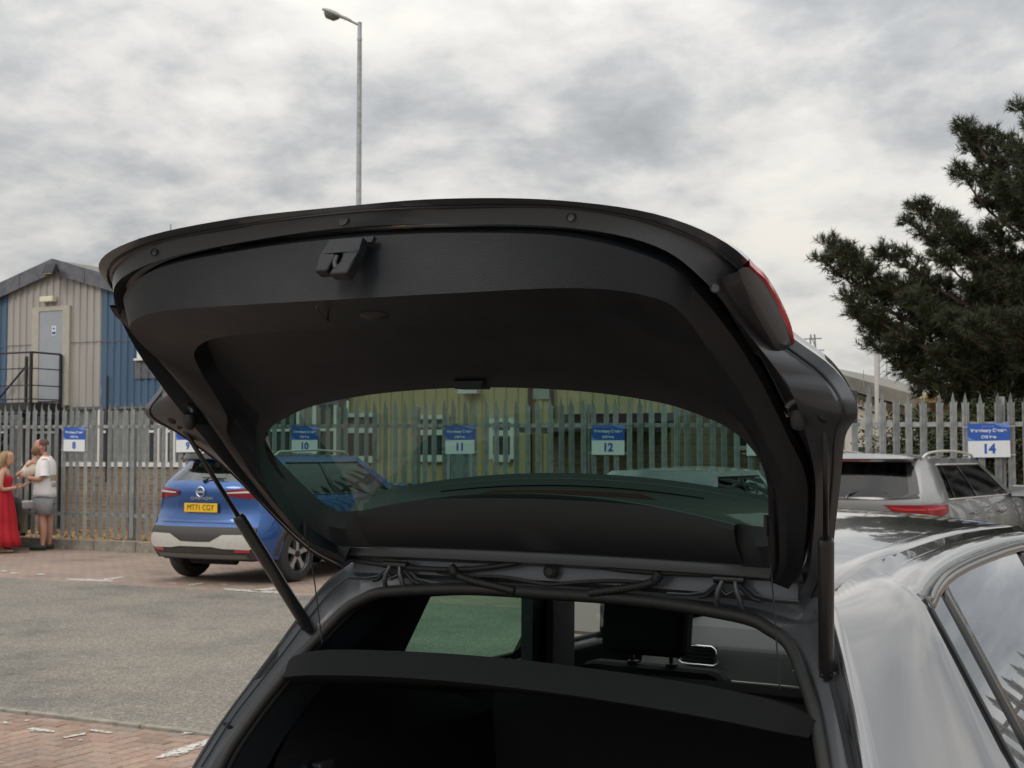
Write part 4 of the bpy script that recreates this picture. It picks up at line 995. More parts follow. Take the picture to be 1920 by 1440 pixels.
for s in (1, -1):
    MB().tube([(s * x, y - .006, z + .004) for x, y, z in crom(lerp_r(G_, CH, .62)[4:9], 5)], .0016, 5).build('seam_sealer', rubber, body)
    MB().tube([(s * x, y - .004, z + .003) for x, y, z in crom(lerp_r(G_, CH, .20)[4:9], 5)], .0013, 5).build('shut_line', rubber, body)
MB().bx(-.66, .66, -.32, -.22, .62, .70).build('load_sill', trim_black, body)
# hinge area: plate, wavy rubber lips, cable gaiters, hinges, plug
pxs = [-.50 + 1.0 * i / 40 for i in range(41)]
MB().grid([[(x, .010, 1.376 - .02 * x * x) for x in pxs], [(x, .006, 1.345 - .03 * x * x) for x in pxs], [(x, .02, 1.335 - .03 * x * x) for x in pxs]]).build('hinge_plate', inner_shade_paint, body, smooth=40)
def gy_pts(L, gy): return [px_car(x, y, 1, gy) for x, y in L]
MB().tube(crom(gy_pts([(650, 1048), (700, 1056), (760, 1064), (850, 1068), (930, 1062), (1000, 1049), (1033, 1046), (1080, 1050), (1150, 1066), (1250, 1074), (1370, 1078), (1440, 1082), (1490, 1078)], -.012), 4), .0058, 8).build('wavy_rubber_lip', rubber, body, smooth=180)
MB().tube(crom(gy_pts([(820, 1072), (880, 1080), (940, 1082), (1000, 1092), (1033, 1096), (1080, 1092), (1150, 1089), (1230, 1094)], -.004), 4), .0042, 8).build('wavy_rubber_lip', rubber, body, smooth=180)
pg = px_car(1033, 1071, 1, -.002)
MB().lathe([(0, -.008), (.008, -.0085), (.010, -.006), (.0125, -.008), (.0145, -.006), (.0145, .004)], (pg.x, -.002, pg.z), 'y', 24).build('grommet', rubber, body, smooth=40)
for pts in (((845, 1066), (862, 1080), (890, 1090), (925, 1098), (965, 1108)), ((1238, 1078), (1222, 1092), (1190, 1100), (1150, 1106), (1105, 1112))):
    P = crom(gy_pts(pts, -.018), 9); n = len(P)
    MB().tube(P, [(.0088 if i % 2 else .0070) * (1.15 if i < 8 else 1.0) for i in range(n)], 10).build('cable_gaiter', rubber, body, smooth=60)
    MB().tube([P[0] + Vector((0, 0, .004)), P[5]], .0105, 8).build('gaiter_collar', rubber, body, smooth=60)
for s, c in ((-1, (745, 1078)), (1, (1370, 1108))):
    h = px_car(*c, 1, -.006); hx, hz = h.x, h.z
    hg = MB().tube([(hx - .030, -.012, hz + .022), (hx + .030, -.012, hz + .022)], .0085, 10).build('hinge', metal_dark, car, smooth=50)
    for dx in (-.017, .017):
        MB().tube([(hx + dx * .7, -.014, hz + .022), (hx + dx * 1.05, -.022, hz + .004), (hx + dx * 1.35, -.020, hz - .016), (hx + dx * 1.5, -.008, hz - .034)], [.005, .0055, .0055, .005], 8).build('hinge_arm', inner_shade_paint, hg, smooth=60)
    MB().tube([(hx - .012, -.020, hz + .002), (hx, -.026, hz - .006), (hx + .012, -.020, hz + .002)], .004, 8).build('hinge_yoke', metal_dark, hg, smooth=60)
    for d in (-1, 1):
        MB().tube([(hx + d * .022, -.006, hz + .016), (hx + d * .050, -.006, hz - .006), (hx + d * .085, -.004, hz - .012), (hx + d * .13, -.002, hz - .013)], .0035, 6).build('drain_bead', inner_shade_paint, hg, smooth=60)
        MB().tube([(hx + d * .020, -.012, hz + .010), (hx + d * .046, -.012, hz - .012), (hx + d * .06, -.010, hz - .015)], .004, 6).build('drain_hose', rubber, hg, smooth=60)

# roof with headliner
RY = [.05, .2, .45, .75, 1.1, 1.45, 1.75]; RZ = [1.388, 1.413, 1.435, 1.449, 1.455, 1.447, 1.428]
EYk = [.035, .22, .48, .93, 1.55, 1.75]; EXk = [.543, .560, .575, .585, .590, .588]; EZk = [1.344, 1.382, 1.404, 1.416, 1.405, 1.392]
rows = []
for i in range(25):
    y = .05 + 1.70 * i / 24; zc_ = smooth_interp(y, RY, RZ); xe = smooth_interp(y, EYk, EXk); ze = smooth_interp(y, EYk, EZk); row = []
    for j in range(25):
        f = j / 12 - 1; x = f * xe; row.append((x, y + (.0 if i else 0), zc_ - (zc_ - ze) * abs(f) ** 2.3))
    rows.append(row)
headliner = mat('dark headliner', (.045, .045, .046), .95)
roof = solid(outward(MB().grid(rows).build('roof', [grey_paint, headliner], car, smooth=180), (0, .8, 0)), .02, -1, 1)
# flanks
GZ = sorted([(p[2], p[0], p[1]) for p in G_[4:]]); GZz = [g[0] for g in GZ]; GZx = [g[1] for g in GZ]; GZy = [g[2] for g in GZ]
def gx_at(z): return smooth_interp(z, GZz, GZx)
def gy_at(z): return smooth_interp(z, GZz, GZy)
WT_y = [.275, .38, .556, .90, 1.36, 1.62, 1.85, 2.15, 2.5]; WT_z = [1.319, 1.341, 1.360, 1.371, 1.373, 1.358, 1.29, 1.155, .985]
V0y = EYk + [2.1, 2.5]; V0x = EXk + [.645, .715]; V0z = EZk + [1.225, 1.02]
belt = lambda y: .965 + .012 * max(0, 1 - abs(y - .3)) if y < 2 else .965
def xstd(z, y=1.0):
    if z >= .965: return .655 + (1.35 - z) * .54
    return smooth_interp(z, [.20, .30, .50, .72, .86, .93, .965], [.84, .875, .900, .905, .902, .885, .863])
zr0 = [1.344, 1.312, 1.262, 1.19, 1.11, 1.03, .95, .90, .86, .74, .62, .45, .22]
def zfront(k, y):
    wt = smooth_interp(y, WT_y, WT_z); v0 = smooth_interp(y, V0y, V0z); bz = min(belt(y), wt)
    if k == 0: return v0
    if k == 1: return v0 * .5 + wt * .5
    if k <= 6: return wt + (bz - wt) * ((k - 2) / 4)
    return [.935, .88, .74, .60, .42, .22][k - 7]
def xfront(k, y):
    if k == 0: return smooth_interp(y, V0y, V0x)
    z = zfront(k, y)
    if k == 1: return smooth_interp(y, V0y, V0x) * .40 + xstd(zfront(2, y)) * .60 + .006
    return xstd(z)
WR = .262
YF = [.30, .36, .43, .48, .57, .68, .80, .98, 1.16, 1.32, 1.50, 1.62, 1.8, 2.0, 2.2, 2.35, 2.5]
NS = 12
cols = []
for i in range(NS + 1):
    s = i / NS; col = []
    for k in range(13):
        z0 = zr0[k]; z1 = zfront(k, WR); g_x = gx_at(z0) if k <= 9 else .80; g_y = gy_at(z0) if k <= 9 else -.44 + (.10 if k == 12 else 0)
        if k == 9: g_y -= .06; g_x += .02
        e_ = s ** 1.0
        xs_ = xfront(k, WR); x = xs_ - (xs_ - g_x) * (1 - s) ** 1.9
        if k == 0:
            yy = .035 + (WR - .035) * s; col.append((smooth_interp(yy, EYk, EXk), yy, smooth_interp(yy, EYk, EZk))); continue
        col.append((x, g_y + (WR - g_y) * e_, z0 + (z1 - z0) * (s * s * (3 - 2 * s))))
    cols.append(col)
for y in YF: cols.append([(xfront(k, y), y, zfront(k, y)) for k in range(13)])
for y, dz, dx in ((2.7, .0, .0), (3.0, -.02, .0), (3.3, -.05, -.05), (3.5, -.10, -.17), (3.6, -.2, -.34)):
    col = []
    for k in range(13):
        z = zfront(k, 2.5) if k < 6 else zfront(k, 2.5)
        z = min(z, .965 + dz) if k <= 7 else z
        col.append((xstd(min(z, .93)) + dx if k > 5 else xstd(.96) + dx - .02 * (6 - k), y, z if k > 6 else .96 + dz + .004 * (6 - k)))
    cols.append(col)
def arch(y):
    r = 0
    for c in (.42, 3.03):
        d = .36 ** 2 - (y - c) ** 2
        if d > 0: r = max(r, .32 + math.sqrt(d))
    return r
cols = [[(x, y, max(z, arch(y)) if k > 8 else z) for k, (x, y, z) in enumerate(c)] for c in cols]
iA = NS + YF.index(.43) + 1; iB = NS + YF.index(.48) + 1
def is_win(i, j): return 2 <= j < 6 and i >= NS and i < NS + len(YF) - 1
for s in (1, -1):
    fl = MB().grid([[(s * x, y, z) for x, y, z in c] for c in cols], skip=is_win).build('side_panel', [grey_paint, trim_black], car, smooth=48)
    outward(fl, (0, 1.2, .8)); solid(fl, .035, -1, 1)
    def strip(i0, i1, j0=2, j1=6, inset=.010):
        return [[(s * (x - inset), y, z) for x, y, z in c[j0:j1 + 1]] for c in cols[i0:i1 + 1]]
    iC = NS + YF.index(1.32) + 1; iD = NS + YF.index(1.50) + 1
    side_glass = pane_near if s > 0 else pane_green
    q = MB().grid(strip(NS, iA)).build('quarter_window', side_glass, car, smooth=180)
    w1 = MB().grid(strip(iB, iC)).build('rear_door_window', side_glass, car, smooth=180)
    w2 = MB().grid(strip(iD, NS + len(YF) - 1)).build('front_door_window', pane_clear if s < 0 else pane_near, car, smooth=180)
    bar = solid(MB().grid(strip(iA, iB, inset=.004)).build('window_divider', gloss_black, w1, smooth=180), .02, -1)
    bp_ = solid(MB().grid(strip(iC, iD, inset=.004)).build('door_pillar', gloss_black, w2, smooth=180), .03, -1)
    top = [(s * (cols[i][2][0] + .001), cols[i][2][1], cols[i][2][2]) for i in range(NS, NS + len(YF))]
    rear = [(s * (cols[NS][k][0] + .001), cols[NS][k][1], cols[NS][k][2]) for k in range(6, 1, -1)]
    MB().tube(crom(rear[:-1] + top, 3), .0055, 8).build('window_weatherstrip', gloss_black, fl, smooth=180)
    # glossy frame strip under the roof edge
    rows = [[(s * (x + .002), y, z) for (x, y, z) in [Vector(c[2]).lerp(Vector(c[3]), t) for t in (.0, .17)]] for c in cols[NS:NS + len(YF)]]
    fsn = solid(MB().grid(rows).build('window_frame', mat('gloss graphite frame', (.055, .05, .05), .12, coat=.5), fl, smooth=180), .012, -1)
    MB().tube([(s * (cols[i][6][0] + .004), cols[i][6][1], cols[i][6][2] + .004) for i in range(NS, NS + len(YF))], .008, 6).build('waist_strip', rubber, fl, smooth=180)
    # wheels
    for wy in (.42, 3.03):
        tw = MB().lathe([(.20, -.10), (.30, -.11), (.325, -.085), (.325, .085), (.30, .11), (.20, .10)], (s * .80, wy, .325), 'x', 32).build('wheel', tyre_m, car, smooth=40)
        MB().lathe([(.0, .06), (.06, .075), (.19, .085), (.21, .10), (.21, -.10)], (s * .80, wy, .325), 'x', 30).build('rim', rim_m, tw, smooth=40)
    rows = [[(s * (x - .045), y, z) for x, y, z in c[1:7]] for c in cols[NS - 3:NS + 6]]
    solid(MB().grid(rows).build('pillar_trim', trim_black, car, smooth=60), .01)
# windscreen, bonnet, nose, bumper, floor
V = lambda y, k: cols[NS + 1 + YF.index(y)][k]
rows = []
for i in range(9):
    t = i / 8; a = Vector((.588, 1.75, 1.392)).lerp(Vector((.715, 2.5, 1.02)), t); zc_ = 1.428 + (1.05 - 1.428) * t + .03 * math.sin(math.pi * t); row = []
    for j in range(17):
        f = j / 8 - 1; row.append((f * a.x, a.y + .10 * (1 - f * f) * t, zc_ - (zc_ - a.z) * abs(f) ** 2))
    rows.append(row)
MB().grid(rows).build('windscreen', pane_clear, car, smooth=180)
rows = []
for c in cols[NS + len(YF):]:
    x, y, z = c[5]; rows.append([(x * (j / 8 - 1), y + .08 * (1 - (j / 8 - 1) ** 2), z + .05 * (1 - (j / 8 - 1) ** 2)) for j in range(17)])
x, y, z = V(2.5, 5); rows.insert(0, [(x * (j / 8 - 1), y + .1 * (1 - (j / 8 - 1) ** 2), z + .05 * (1 - (j / 8 - 1) ** 2)) for j in range(17)])
MB().grid(rows).build('bonnet', grey_paint, car, smooth=60)
lastc = cols[-1]
MB().grid([[(x * (j / 8 - 1), y + .08 * (1 - (j / 8 - 1) ** 2), z) for j in range(17)] for x, y, z in lastc[5:]]).build('nose', grey_paint, car, smooth=60)
rows = []
for z, y, w in ((.68, -.36, .78), (.64, -.43, .80), (.55, -.45, .80), (.40, -.45, .80), (.28, -.40, .80), (.20, -.30, .78)):
    rows.append([(w * (j / 8 - 1), y - .05 * (1 - (j / 8 - 1) ** 2), z) for j in range(17)])
MB().grid(rows).build('rear_bumper', grey_paint, car, smooth=60)
MB().bx(-.78, .78, -.28, 3.45, .18, .24).build('floor_pan', under_m, car)
# boot and cabin
cab = mat('cabin black', (.012, .012, .013), .85)
MB().bx(-.62, .62, -.25, .72, .585, .60).build('boot_floor', carpet, car)
for s in (1, -1):
    rows = [[(s * .625, -.19, .60), (s * .625, -.16, .80), (s * .60, -.12, .95), (s * .585, -.08, 1.02), (s * .565, -.04, 1.14)], [(s * .54, .0, .60), (s * .54, .0, .80), (s * .56, .05, .95), (s * .60, .10, 1.03), (s * .65, .14, 1.14)], [(s * .52, .72, .60), (s * .52, .72, .80), (s * .56, .72, .93), (s * .70, .72, .96), (s * .72, .72, 1.0)]]
    MB().grid(rows).build('boot_side_trim', carpet, car, smooth=60)
    MB().tube([(s * .575, -.07, .93), (s * .555, -.03, .86), (s * .55, -.02, .80)], [.02, .024, .02], 8).build('shelf_support', trim_black, car, smooth=60)
MB().prism([(.60, .60), (.74, .60), (.86, 1.03), (.74, 1.03)], -.56, .56, lambda a, b, d: (d, a, b)).build('rear_seat', cab, car)
for x in (-.395, .395):
    se = bevel(MB().prism([(1.36, .45), (1.48, .45), (1.43, .975), (1.29, .975)], x - .235, x + .235, lambda a, b, d: (d, a, b)).build('front_seat', cab, car), .05, 3)
    bevel(MB().box((x, 1.315, 1.10), (.265, .10, .185), Matrix.Rotation(R(-8), 3, 'X')).build('headrest', mat('black seat fabric', (.016, .016, .018), .9), se), .035, 3)
    for d in (-.062, .062):
        MB().tube([(x + d, 1.35, .96), (x + d, 1.34, 1.03)], .007, 8).build('headrest_post', chrome, se, smooth=60)
        MB().disc((x + d, 1.35, .977), (0, 0, 1), .018, .012, 12).build('post_collar', trim_grey, se)
    MB().prism([(1.38, .40), (1.85, .44), (1.85, .52), (1.38, .55)], x - .25, x + .25, lambda a, b, d: (d, a, b)).build('seat_cushion', cab, se)
dash_g = mat('dashboard soft grey', (.05, .052, .056), .6, bump=.2, bscale=600)
da = bevel(MB().prism([(1.92, .70), (1.90, .86), (1.95, .955), (2.10, 1.0), (2.48, .99), (2.48, .62)], -.70, .70, lambda a, b, d: (d, a, b)).build('dashboard', dash_g, car), .02, 3)
def vent(cx, cz, y):
    fr = [Vector((cx + .062 * sx_ + (.008 * sx_ if k < 0 else 0), y, cz + .030 * k)) for sx_, k in ((-1, -.7), (-1, .7), (-.8, 1), (.8, 1), (1, .7), (1, -.7), (.8, -1), (-.8, -1), (-1, -.7))]
    v = MB().tube(fr, .004, 6).build('vent_ring', chrome, da, smooth=60)
    MB().bx(cx - .058, cx + .058, y + .004, y + .03, cz - .027, cz + .027).build('vent_mouth', rubber, v)
    for i in range(4): MB().bx(cx - .056, cx + .056, y - .001, y + .006, cz - .021 + .0125 * i, cz - .017 + .0125 * i).build('vent_slat', trim_grey, v)
vp = px_car(1308, 1228, 1, 1.888)
vent(vp.x, vp.z, 1.888); vent(.60, vp.z, 1.888); vent(-.08, vp.z, 1.888); vent(.08, vp.z, 1.888)
s0, s1 = px_car(1338, 1277, 1, 1.885), px_car(1500, 1296, 0, -.50)
MB().box((-.30, 1.893, s0.z), (.62, .02, .012)).build('dash_strip', sat_silver, da)
# inner door tops with bright strip seen over the shelf
MB().tube([(-.705, .5, .99), (-.705, 1.9, .985)], .012, 8).build('door_cap', trim_grey, car, smooth=60)
bpx = px_car(984, 1190, 0, -.66).y
for s in (1, -1):
    MB().bx(s * .635, s * .672, bpx, bpx + .26, .55, 1.265).build('belt_pillar', trim_black, car)
    MB().tube([(s * .64, bpx + .10, .60), (s * .625, bpx + .08, 1.16), (s * .635, bpx + .10, 1.20)], .014, 6).build('seat_belt', rubber, car, smooth=60)
# door mirror on the left
mp = px_car(1102, 1180, 0, -.93)
mi_ = bevel(MB().box((-.93, mp.y, 1.03), (.20, .12, .15)).build('door_mirror', grey_paint, car), .04, 3)
MB().bx(-1.01, -.85, mp.y - .066, mp.y - .061, .975, 1.085).build('mirror_glass', chrome, mi_)
# parcel shelf held up by cords
ST = [(0, -.232, 1.224), (.212, -.212, 1.216), (.425, -.185, 1.199), (.530, -.155, 1.174), (.578, -.118, 1.146)]
SB = [(0, -.272, 1.180), (.207, -.252, 1.172), (.412, -.226, 1.155), (.520, -.190, 1.137), (.568, -.140, 1.122)]
SF_ = [(0, .60, 1.03), (.2, .60, 1.03), (.4, .60, 1.03), (.5, .58, 1.03), (.55, .52, 1.03)]
SB2 = [(x * .98, y + .04, z - .012) for x, y, z in SB]
SF2 = shift(SF_, (0, 0, -.03))
shelf_m = mat('grey felt shelf', (.014, .015, .017), .95, var=.35, vscale=500, bump=.5, bscale=800, spec=.15)
MB().grid([full(half(r)) for r in (SF_, lerp_r(SF_, ST, .9), ST, lerp_r(ST, SB, .5), SB, SB2, SF2)]).build('parcel_shelf', shelf_m, car, smooth=45)
bl = MB().box((-.575, .02, .90), (.03, .10, .05), Matrix.Rotation(R(8), 3, 'Z')).build('boot_lamp', mat('dull lamp cover', (.05, .05, .05), .5), car); bevel(bl, .006)
MB().tube([(-.585, -.06, .84), (-.56, -.08, .83), (-.56, -.08, .79)], .008, 8).build('bag_hook', trim_grey, car, smooth=60)
for s, a, b in ((1, (1437, 972), (1462, 1292)), (-1, (572, 985), (604, 1204))):
    A_, B2_ = px_car(*a, 1, -.15), px_car(*b, 1, -.13)
    cd = MB().tube([A_, A_.lerp(B2_, .5) + Vector((0, .004, 0)), B2_], .0014, 6).build('shelf_cord', rubber, car)
    MB().tube([A_ + Vector((0, 0, .006)), A_ - Vector((0, 0, .03))], .005, 8).build('cord_clip', rubber, cd, smooth=60)
# ------------------------------------------------------------------ other parked cars
def wheel(parent, x, y, r, w, s, spokes=5, twin=False, rim_r=.66):
    """s=+1 right side; rim faces outwards"""
    h = w / 2
    t = MB().lathe([(r * .64, -h), (r * .80, -h * 1.05), (r * .95, -h * .92), (r, -h * .65), (r, h * .65), (r * .95, h * .92), (r * .80, h * 1.05), (r * .64, h)], (x, y, r), 'x', 40).build('wheel', tyre_m, parent, smooth=35)
    rr = r * rim_r
    MB().lathe([(rr, -s * h), (rr, s * h * .98), (rr * .93, s * h * .98), (rr * .90, s * h * .30), (rr * .25, s * h * .15), (0, s * h * .15)], (x, y, r), 'x', 36).build('rim_barrel', rim_dark, t, smooth=35)
    xf = x + s * h * .86; xb = x + s * h * .40
    for k in range(spokes):
        a = 2 * math.pi * k / spokes + .3
        ca, sa = math.cos(a), math.sin(a)
        def P(rad, off, xx): return (xx, y + rad * ca - off * sa, r + rad * sa + off * ca)
        m = MB(); w0, w1 = rr * .13, rr * .20
        vs = [P(rr * .16, -w0, xf), P(rr * .16, w0, xf), P(rr * .55, w0 * .9, xf), P(rr * .55, -w0 * .9, xf), P(rr * .93, w1, xf), P(rr * .93, -w1, xf)]
        vb = [P(rr * .16, -w0, xb), P(rr * .16, w0, xb), P(rr * .55, w0 * .9, xb), P(rr * .55, -w0 * .9, xb), P(rr * .93, w1, xb), P(rr * .93, -w1, xb)]
        m.add(vs + vb, [(0, 1, 2, 3), (3, 2, 4, 5), (0, 6, 7, 1), (1, 7, 8, 2), (2, 8, 10, 4), (5, 11, 9, 3), (3, 9, 6, 0), (4, 10, 11, 5)])
        m.build('spoke', rim_m, t)
    MB().lathe([(rr * .92, s * h * .80), (rr * .97, s * h * 1.0), (rr * 1.02, s * h * .9)], (x, y, r), 'x', 36).build('rim_edge', rim_m, t, smooth=60)
    MB().disc((xf, y, r), (1, 0, 0), rr * .19, .02, 18).build('hub_cap', rim_dark, t, smooth=40)
    return t
class Car:
    """body from height functions; local x right, y forwards from the tail, z up"""
    def __init__(s, root, p): s.r = root; s.p = p
    def w(s, z): return smooth_interp(z, *s.p['w'])              # half width by height
    def yr(s, z): return smooth_interp(z, *s.p['rear'])         # tail profile by height
    def xc(s, z): return s.w(z) - interp(z, *s.p['corner'])
    def side_x(s, y, z):
        y0 = s.yr(z) + s.p.get('crown', .10); L = .42; t = min(1, max(0, (y - y0) / L))
        x = s.w(z) - (s.w(z) - s.xc(z)) * (1 - t) ** 2.2
        n = s.p['len'] - y; x -= .30 * max(0, 1 - n / .8) ** 2.4; return x
    def surf(s, q, z, off=0.0, side=1):
        """q 0..1 across the tail, above 1 metres along the flank"""
        if q <= 1:
            x = q * s.xc(z); y = s.yr(z) + s.p.get('crown', .10) * q ** 3
            n = Vector((.45 * q ** 3, -1, 0)).normalized()
        else:
            y = s.yr(z) + s.p.get('crown', .10) + (q - 1); x = s.side_x(y, z)
            t = min(1, (q - 1) / .35); n = Vector((.45 + .55 * t, -1 + t, 0)).normalized()
        return (side * (x + n.x * off), y + n.y * off, z)
    def patch(s, name, lo, hi, m, parent=None, off=.008, n=10, rows=4, side=1, th=.0):
        a = lambda L, t: (interp(t, [i / (len(L) - 1) for i in range(len(L))], [q[0] for q in L]), interp(t, [i / (len(L) - 1) for i in range(len(L))], [q[1] for q in L]))
        g = []
        for r_ in range(rows + 1):
            row = []
            for k in range(n + 1):
                l, h = a(lo, k / n), a(hi, k / n); f = r_ / rows
                q, z = l[0] + (h[0] - l[0]) * f, l[1] + (h[1] - l[1]) * f
                row.append(s.surf(abs(q), z, off, side * (1 if q >= 0 else -1)))
            g.append(row)
        o = MB().grid(g).build(name, m, parent or s.r, smooth=40)
        if th: solid(o, th, 0)
        return o
    def body(s, pm, cladm, privacy, roofm=None, rearg=None):
        p = s.p; zb, zr, Lg = p['belt'], p['roof'], p['len']
        # tail
        zs = sorted(set(p['rows'] + [zb, zr])); fr = [i / 8 for i in range(9)] ; fr = [0, .15, .3, .45, .6, .72, p.get('rw', .86), .94, 1.0]
        xs = [-f for f in fr[::-1]] + fr[1:]
        g = [[s.surf(abs(f), z, 0, 1 if f >= 0 else -1) for f in xs] for z in zs]
        wz0, wz1 = p['rwin']; rw = p.get('rw', .86)
        win = lambda i, j: wz0 - 1e-4 <= zs[i] and zs[i + 1] <= wz1 + 1e-4 and abs(xs[j]) <= rw + 1e-6 and abs(xs[j + 1]) <= rw + 1e-6
        cl = lambda i, j: zs[i + 1] <= p['clad'] + 1e-4
        s.tail = MB().grid(g, skip=lambda i, j: win(i, j) or cl(i, j)).build('tailgate', pm, s.r, smooth=40)
        s.clad = MB().grid(g, skip=lambda i, j: not cl(i, j)).build('rear_bumper', cladm, s.r, smooth=40)
        s.rwin = MB().grid(g, skip=lambda i, j: not win(i, j)).build('rear_window', rearg or privacy, s.r, smooth=60)
        # flank below the belt
        arches = p['axles']; ra = p['arch']
        ys = [i * Lg / 40 for i in range(1, 40)] + [Lg - .04, Lg - .01]
        for a in arches: ys += [a + ra * c for c in (-1.03, -1, -.985, -.94, -.86, -.75, -.6, -.42, -.2, 0, .2, .42, .6, .75, .86, .94, .985, 1, 1.03)]
        ys = sorted(set(round(v, 4) for v in ys if v > .55))
        nose = lambda y, z: z if y < Lg - 1.2 else z - (z - .55) * .42 * ((y - Lg + 1.2) / 1.2) ** 1.6 if z > .55 else z
        for sd in (1, -1):
            cols = []; clc = []
            zl = [0, .12, .25, .4, .55, .7, .82, .92, 1.0]
            start = [.0, .05, .12, .2, .3, .4]
            allc = [('q', v) for v in start] + [('y', v) for v in ys]
            zc_ = p['sidecl']
            def sill(y):
                z = p['sill']
                for a in arches:
                    d = ra ** 2 - (y - a) ** 2
                    if d > 0: z = max(z, p['wr'] + math.sqrt(d))
                return z
            for k, v in allc:
                c = []
                lo = sill(v if k == 'y' else -9)
                for t in zl:
                    z = lo + (zb - lo) * t
                    if k == 'q': c.append(s.surf(1 + v, z, 0, sd))
                    else: c.append((sd * s.side_x(v, z), v, nose(v, z)))
                cols.append(c)
            s_ = MB().grid(cols).build('side_panel', pm, s.r, smooth=50)
            # arch and sill cladding
            for a in arches:
                ring = []
                for i in range(25):
                    q = math.pi * i / 24; row = []
                    for rad, off in ((ra - .012, -.05), (ra - .006, .012), (ra + .055, .014), (ra + .07, .0)):
                        yy = a + rad * math.cos(q); zz = max(p['sill'] - .02, p['wr'] + rad * math.sin(q)); row.append((sd * (s.side_x(yy, max(zz, .3)) + off), yy, zz))
                    ring.append(row)
                MB().grid(ring).build('wheel_arch', cladm, s_, smooth=40)
                wl = []
                for i in range(13):
                    q = math.pi * i / 12; wl.append([(sd * (s.side_x(a, .6) - .02), a + (ra + .01) * math.cos(q), p['wr'] + (ra + .01) * math.sin(q)), (sd * .45, a + (ra + .01) * math.cos(q), p['wr'] + (ra + .01) * math.sin(q))])
                MB().grid(wl).build('wheel_well', under_m, s_)
                wheel(s.r, sd * (p['w'][1][2] - .115), a, p['wr'], .22, sd)
            rows = []
            for y in [arches[0] + ra + .05 + (arches[1] - arches[0] - 2 * ra - .1) * i / 8 for i in range(9)]:
                rows.append([(sd * (s.side_x(y, z) + o_), y, z) for z, o_ in ((p['sill'] - .03, -.03), (p['sill'] - .02, .012), (p['sill'] + .12, .014), (p['sill'] + .13, .0))])
            MB().grid(rows).build('sill_cladding', cladm, s_, smooth=40)
            # greenhouse
            us = p['us']; ts = [0, .07, .25, .5, .72, .86, .93, 1.0]; g = []
            for t in ts:
                z = zb + (zr - zb) * t; row = []
                ya, yb = s.yr(z) + p.get('crown', .10), p['cowl'] + (p['screen'] - p['cowl']) * t ** .9
                for u in us:
                    y = ya + (yb - ya) * u; x = s.side_x(y, z) if u < .2 else s.w(z); k = min(1, u / .12)
                    x = s.xc(z) + (s.w(z) - s.xc(z)) * (1 - (1 - k) ** 2.2)
                    row.append((sd * x, y, z))
                g.append(row)
            wins = p['wins']
            iw = lambda i, j: 1 <= i < 5 and any(a <= us[j] and us[j + 1] <= b for a, b in wins)
            MB().grid(g, skip=iw).build('side_frame', pm, s_, smooth=50)
            for a, b in wins:
                wn = MB().grid([[(x - sd * .006, y, z) for x, y, z in r_] for r_ in g], skip=lambda i, j: not (1 <= i < 5 and a <= us[j] and us[j + 1] <= b)).build('side_window', privacy, s.r, smooth=60)
            fr_ = [g[5][j] for j in range(len(us)) if us[j] >= wins[0][0] and us[j] <= wins[-1][1]]
            MB().tube([(x + sd * .002, y, z) for x, y, z in fr_], .011, 6).build('window_trim', p.get('trim', gloss_black), s_, smooth=180)
            lo_ = [g[1][j] for j in range(len(us)) if us[j] >= wins[0][0] and us[j] <= wins[-1][1]]
            MB().tube([(x + sd * .002, y, z) for x, y, z in lo_], .009, 6).build('waist_trim', p.get('trim', gloss_black), s_, smooth=180)
            # pillars between panes
            for (a0, b0), (a1, b1) in zip(wins, wins[1:]):
                ja, jb = us.index(b0), us.index(a1)
                if ja != jb: MB().grid([[(x + sd * .002, y, z) for x, y, z in r_[ja:jb + 1]] for r_ in g[1:6]]).build('window_pillar', gloss_black, s_)
            # mirror
            my = p['cowl'] - .28
            mi = bevel(MB().box((sd * (s.w(zb) + .12), my, zb + .07), (.20, .11, .14)).build('door_mirror', pm, s.r), .035, 3)
            MB().box((sd * (s.w(zb) + .02), my, zb + .02), (.08, .06, .04)).build('mirror_stalk', gloss_black, mi)
            MB().bx(sd * (s.w(zb) + .035), sd * (s.w(zb) + .205), my - .060, my - .056, zb + .015, zb + .125).build('mirror_glass', chrome, mi)
            s.top = g[-1] if sd > 0 else s.top
        # roof
        rows = []
        for k, (x, y, z) in enumerate(s.top):
            bmp = p['bump'] * math.sin(math.pi * min(1, .10 + .80 * k / (len(s.top) - 1)))
            f8 = [(-1 + i / 6) for i in range(13)]
            dy = [(p.get('crown', .1) * (abs(f) ** 3 - 1) if k == 0 else 0) for f in f8]
            rows.append([(f * x, y + d, z + bmp * (1 - abs(f) ** 2.6)) for f, d in zip(f8, dy)])
        s.roof = MB().grid(rows).build('roof', roofm or pm, s.r, smooth=60)
        # windscreen, bonnet, nose
        g = []
        for i in range(7):
            t = i / 6; z = zb + (zr - zb) * t; y = p['cowl'] + (p['screen'] - p['cowl']) * t ** .9; x = s.w(z)
            g.append([(f * x, y + .12 * (1 - f * f), z + (p['bump'] * .3 * t) * (1 - f * f)) for f in [-1 + k / 8 for k in range(17)]])
        MB().grid(g).build('windscreen', p.get('screen_glass', privacy), s.r, smooth=60)
        g = []
        for y in [p['cowl'] + (Lg - .02 - p['cowl']) * i / 8 for i in range(9)]:
            x = s.side_x(y, zb); z = nose(y, zb); g.append([(f * x, y + .1 * (1 - f * f), z + .05 * (1 - f * f)) for f in [-1 + k / 8 for k in range(17)]])
        MB().grid(g).build('bonnet', pm, s.r, smooth=60)
        y = Lg - .01; g = []
        for t in [i / 6 for i in range(7)]:
            z = p['sill'] + (nose(y, zb) - p['sill']) * t; x = s.side_x(y, z); g.append([(f * x, y + .1 * (1 - f * f), z) for f in [-1 + k / 8 for k in range(17)]])
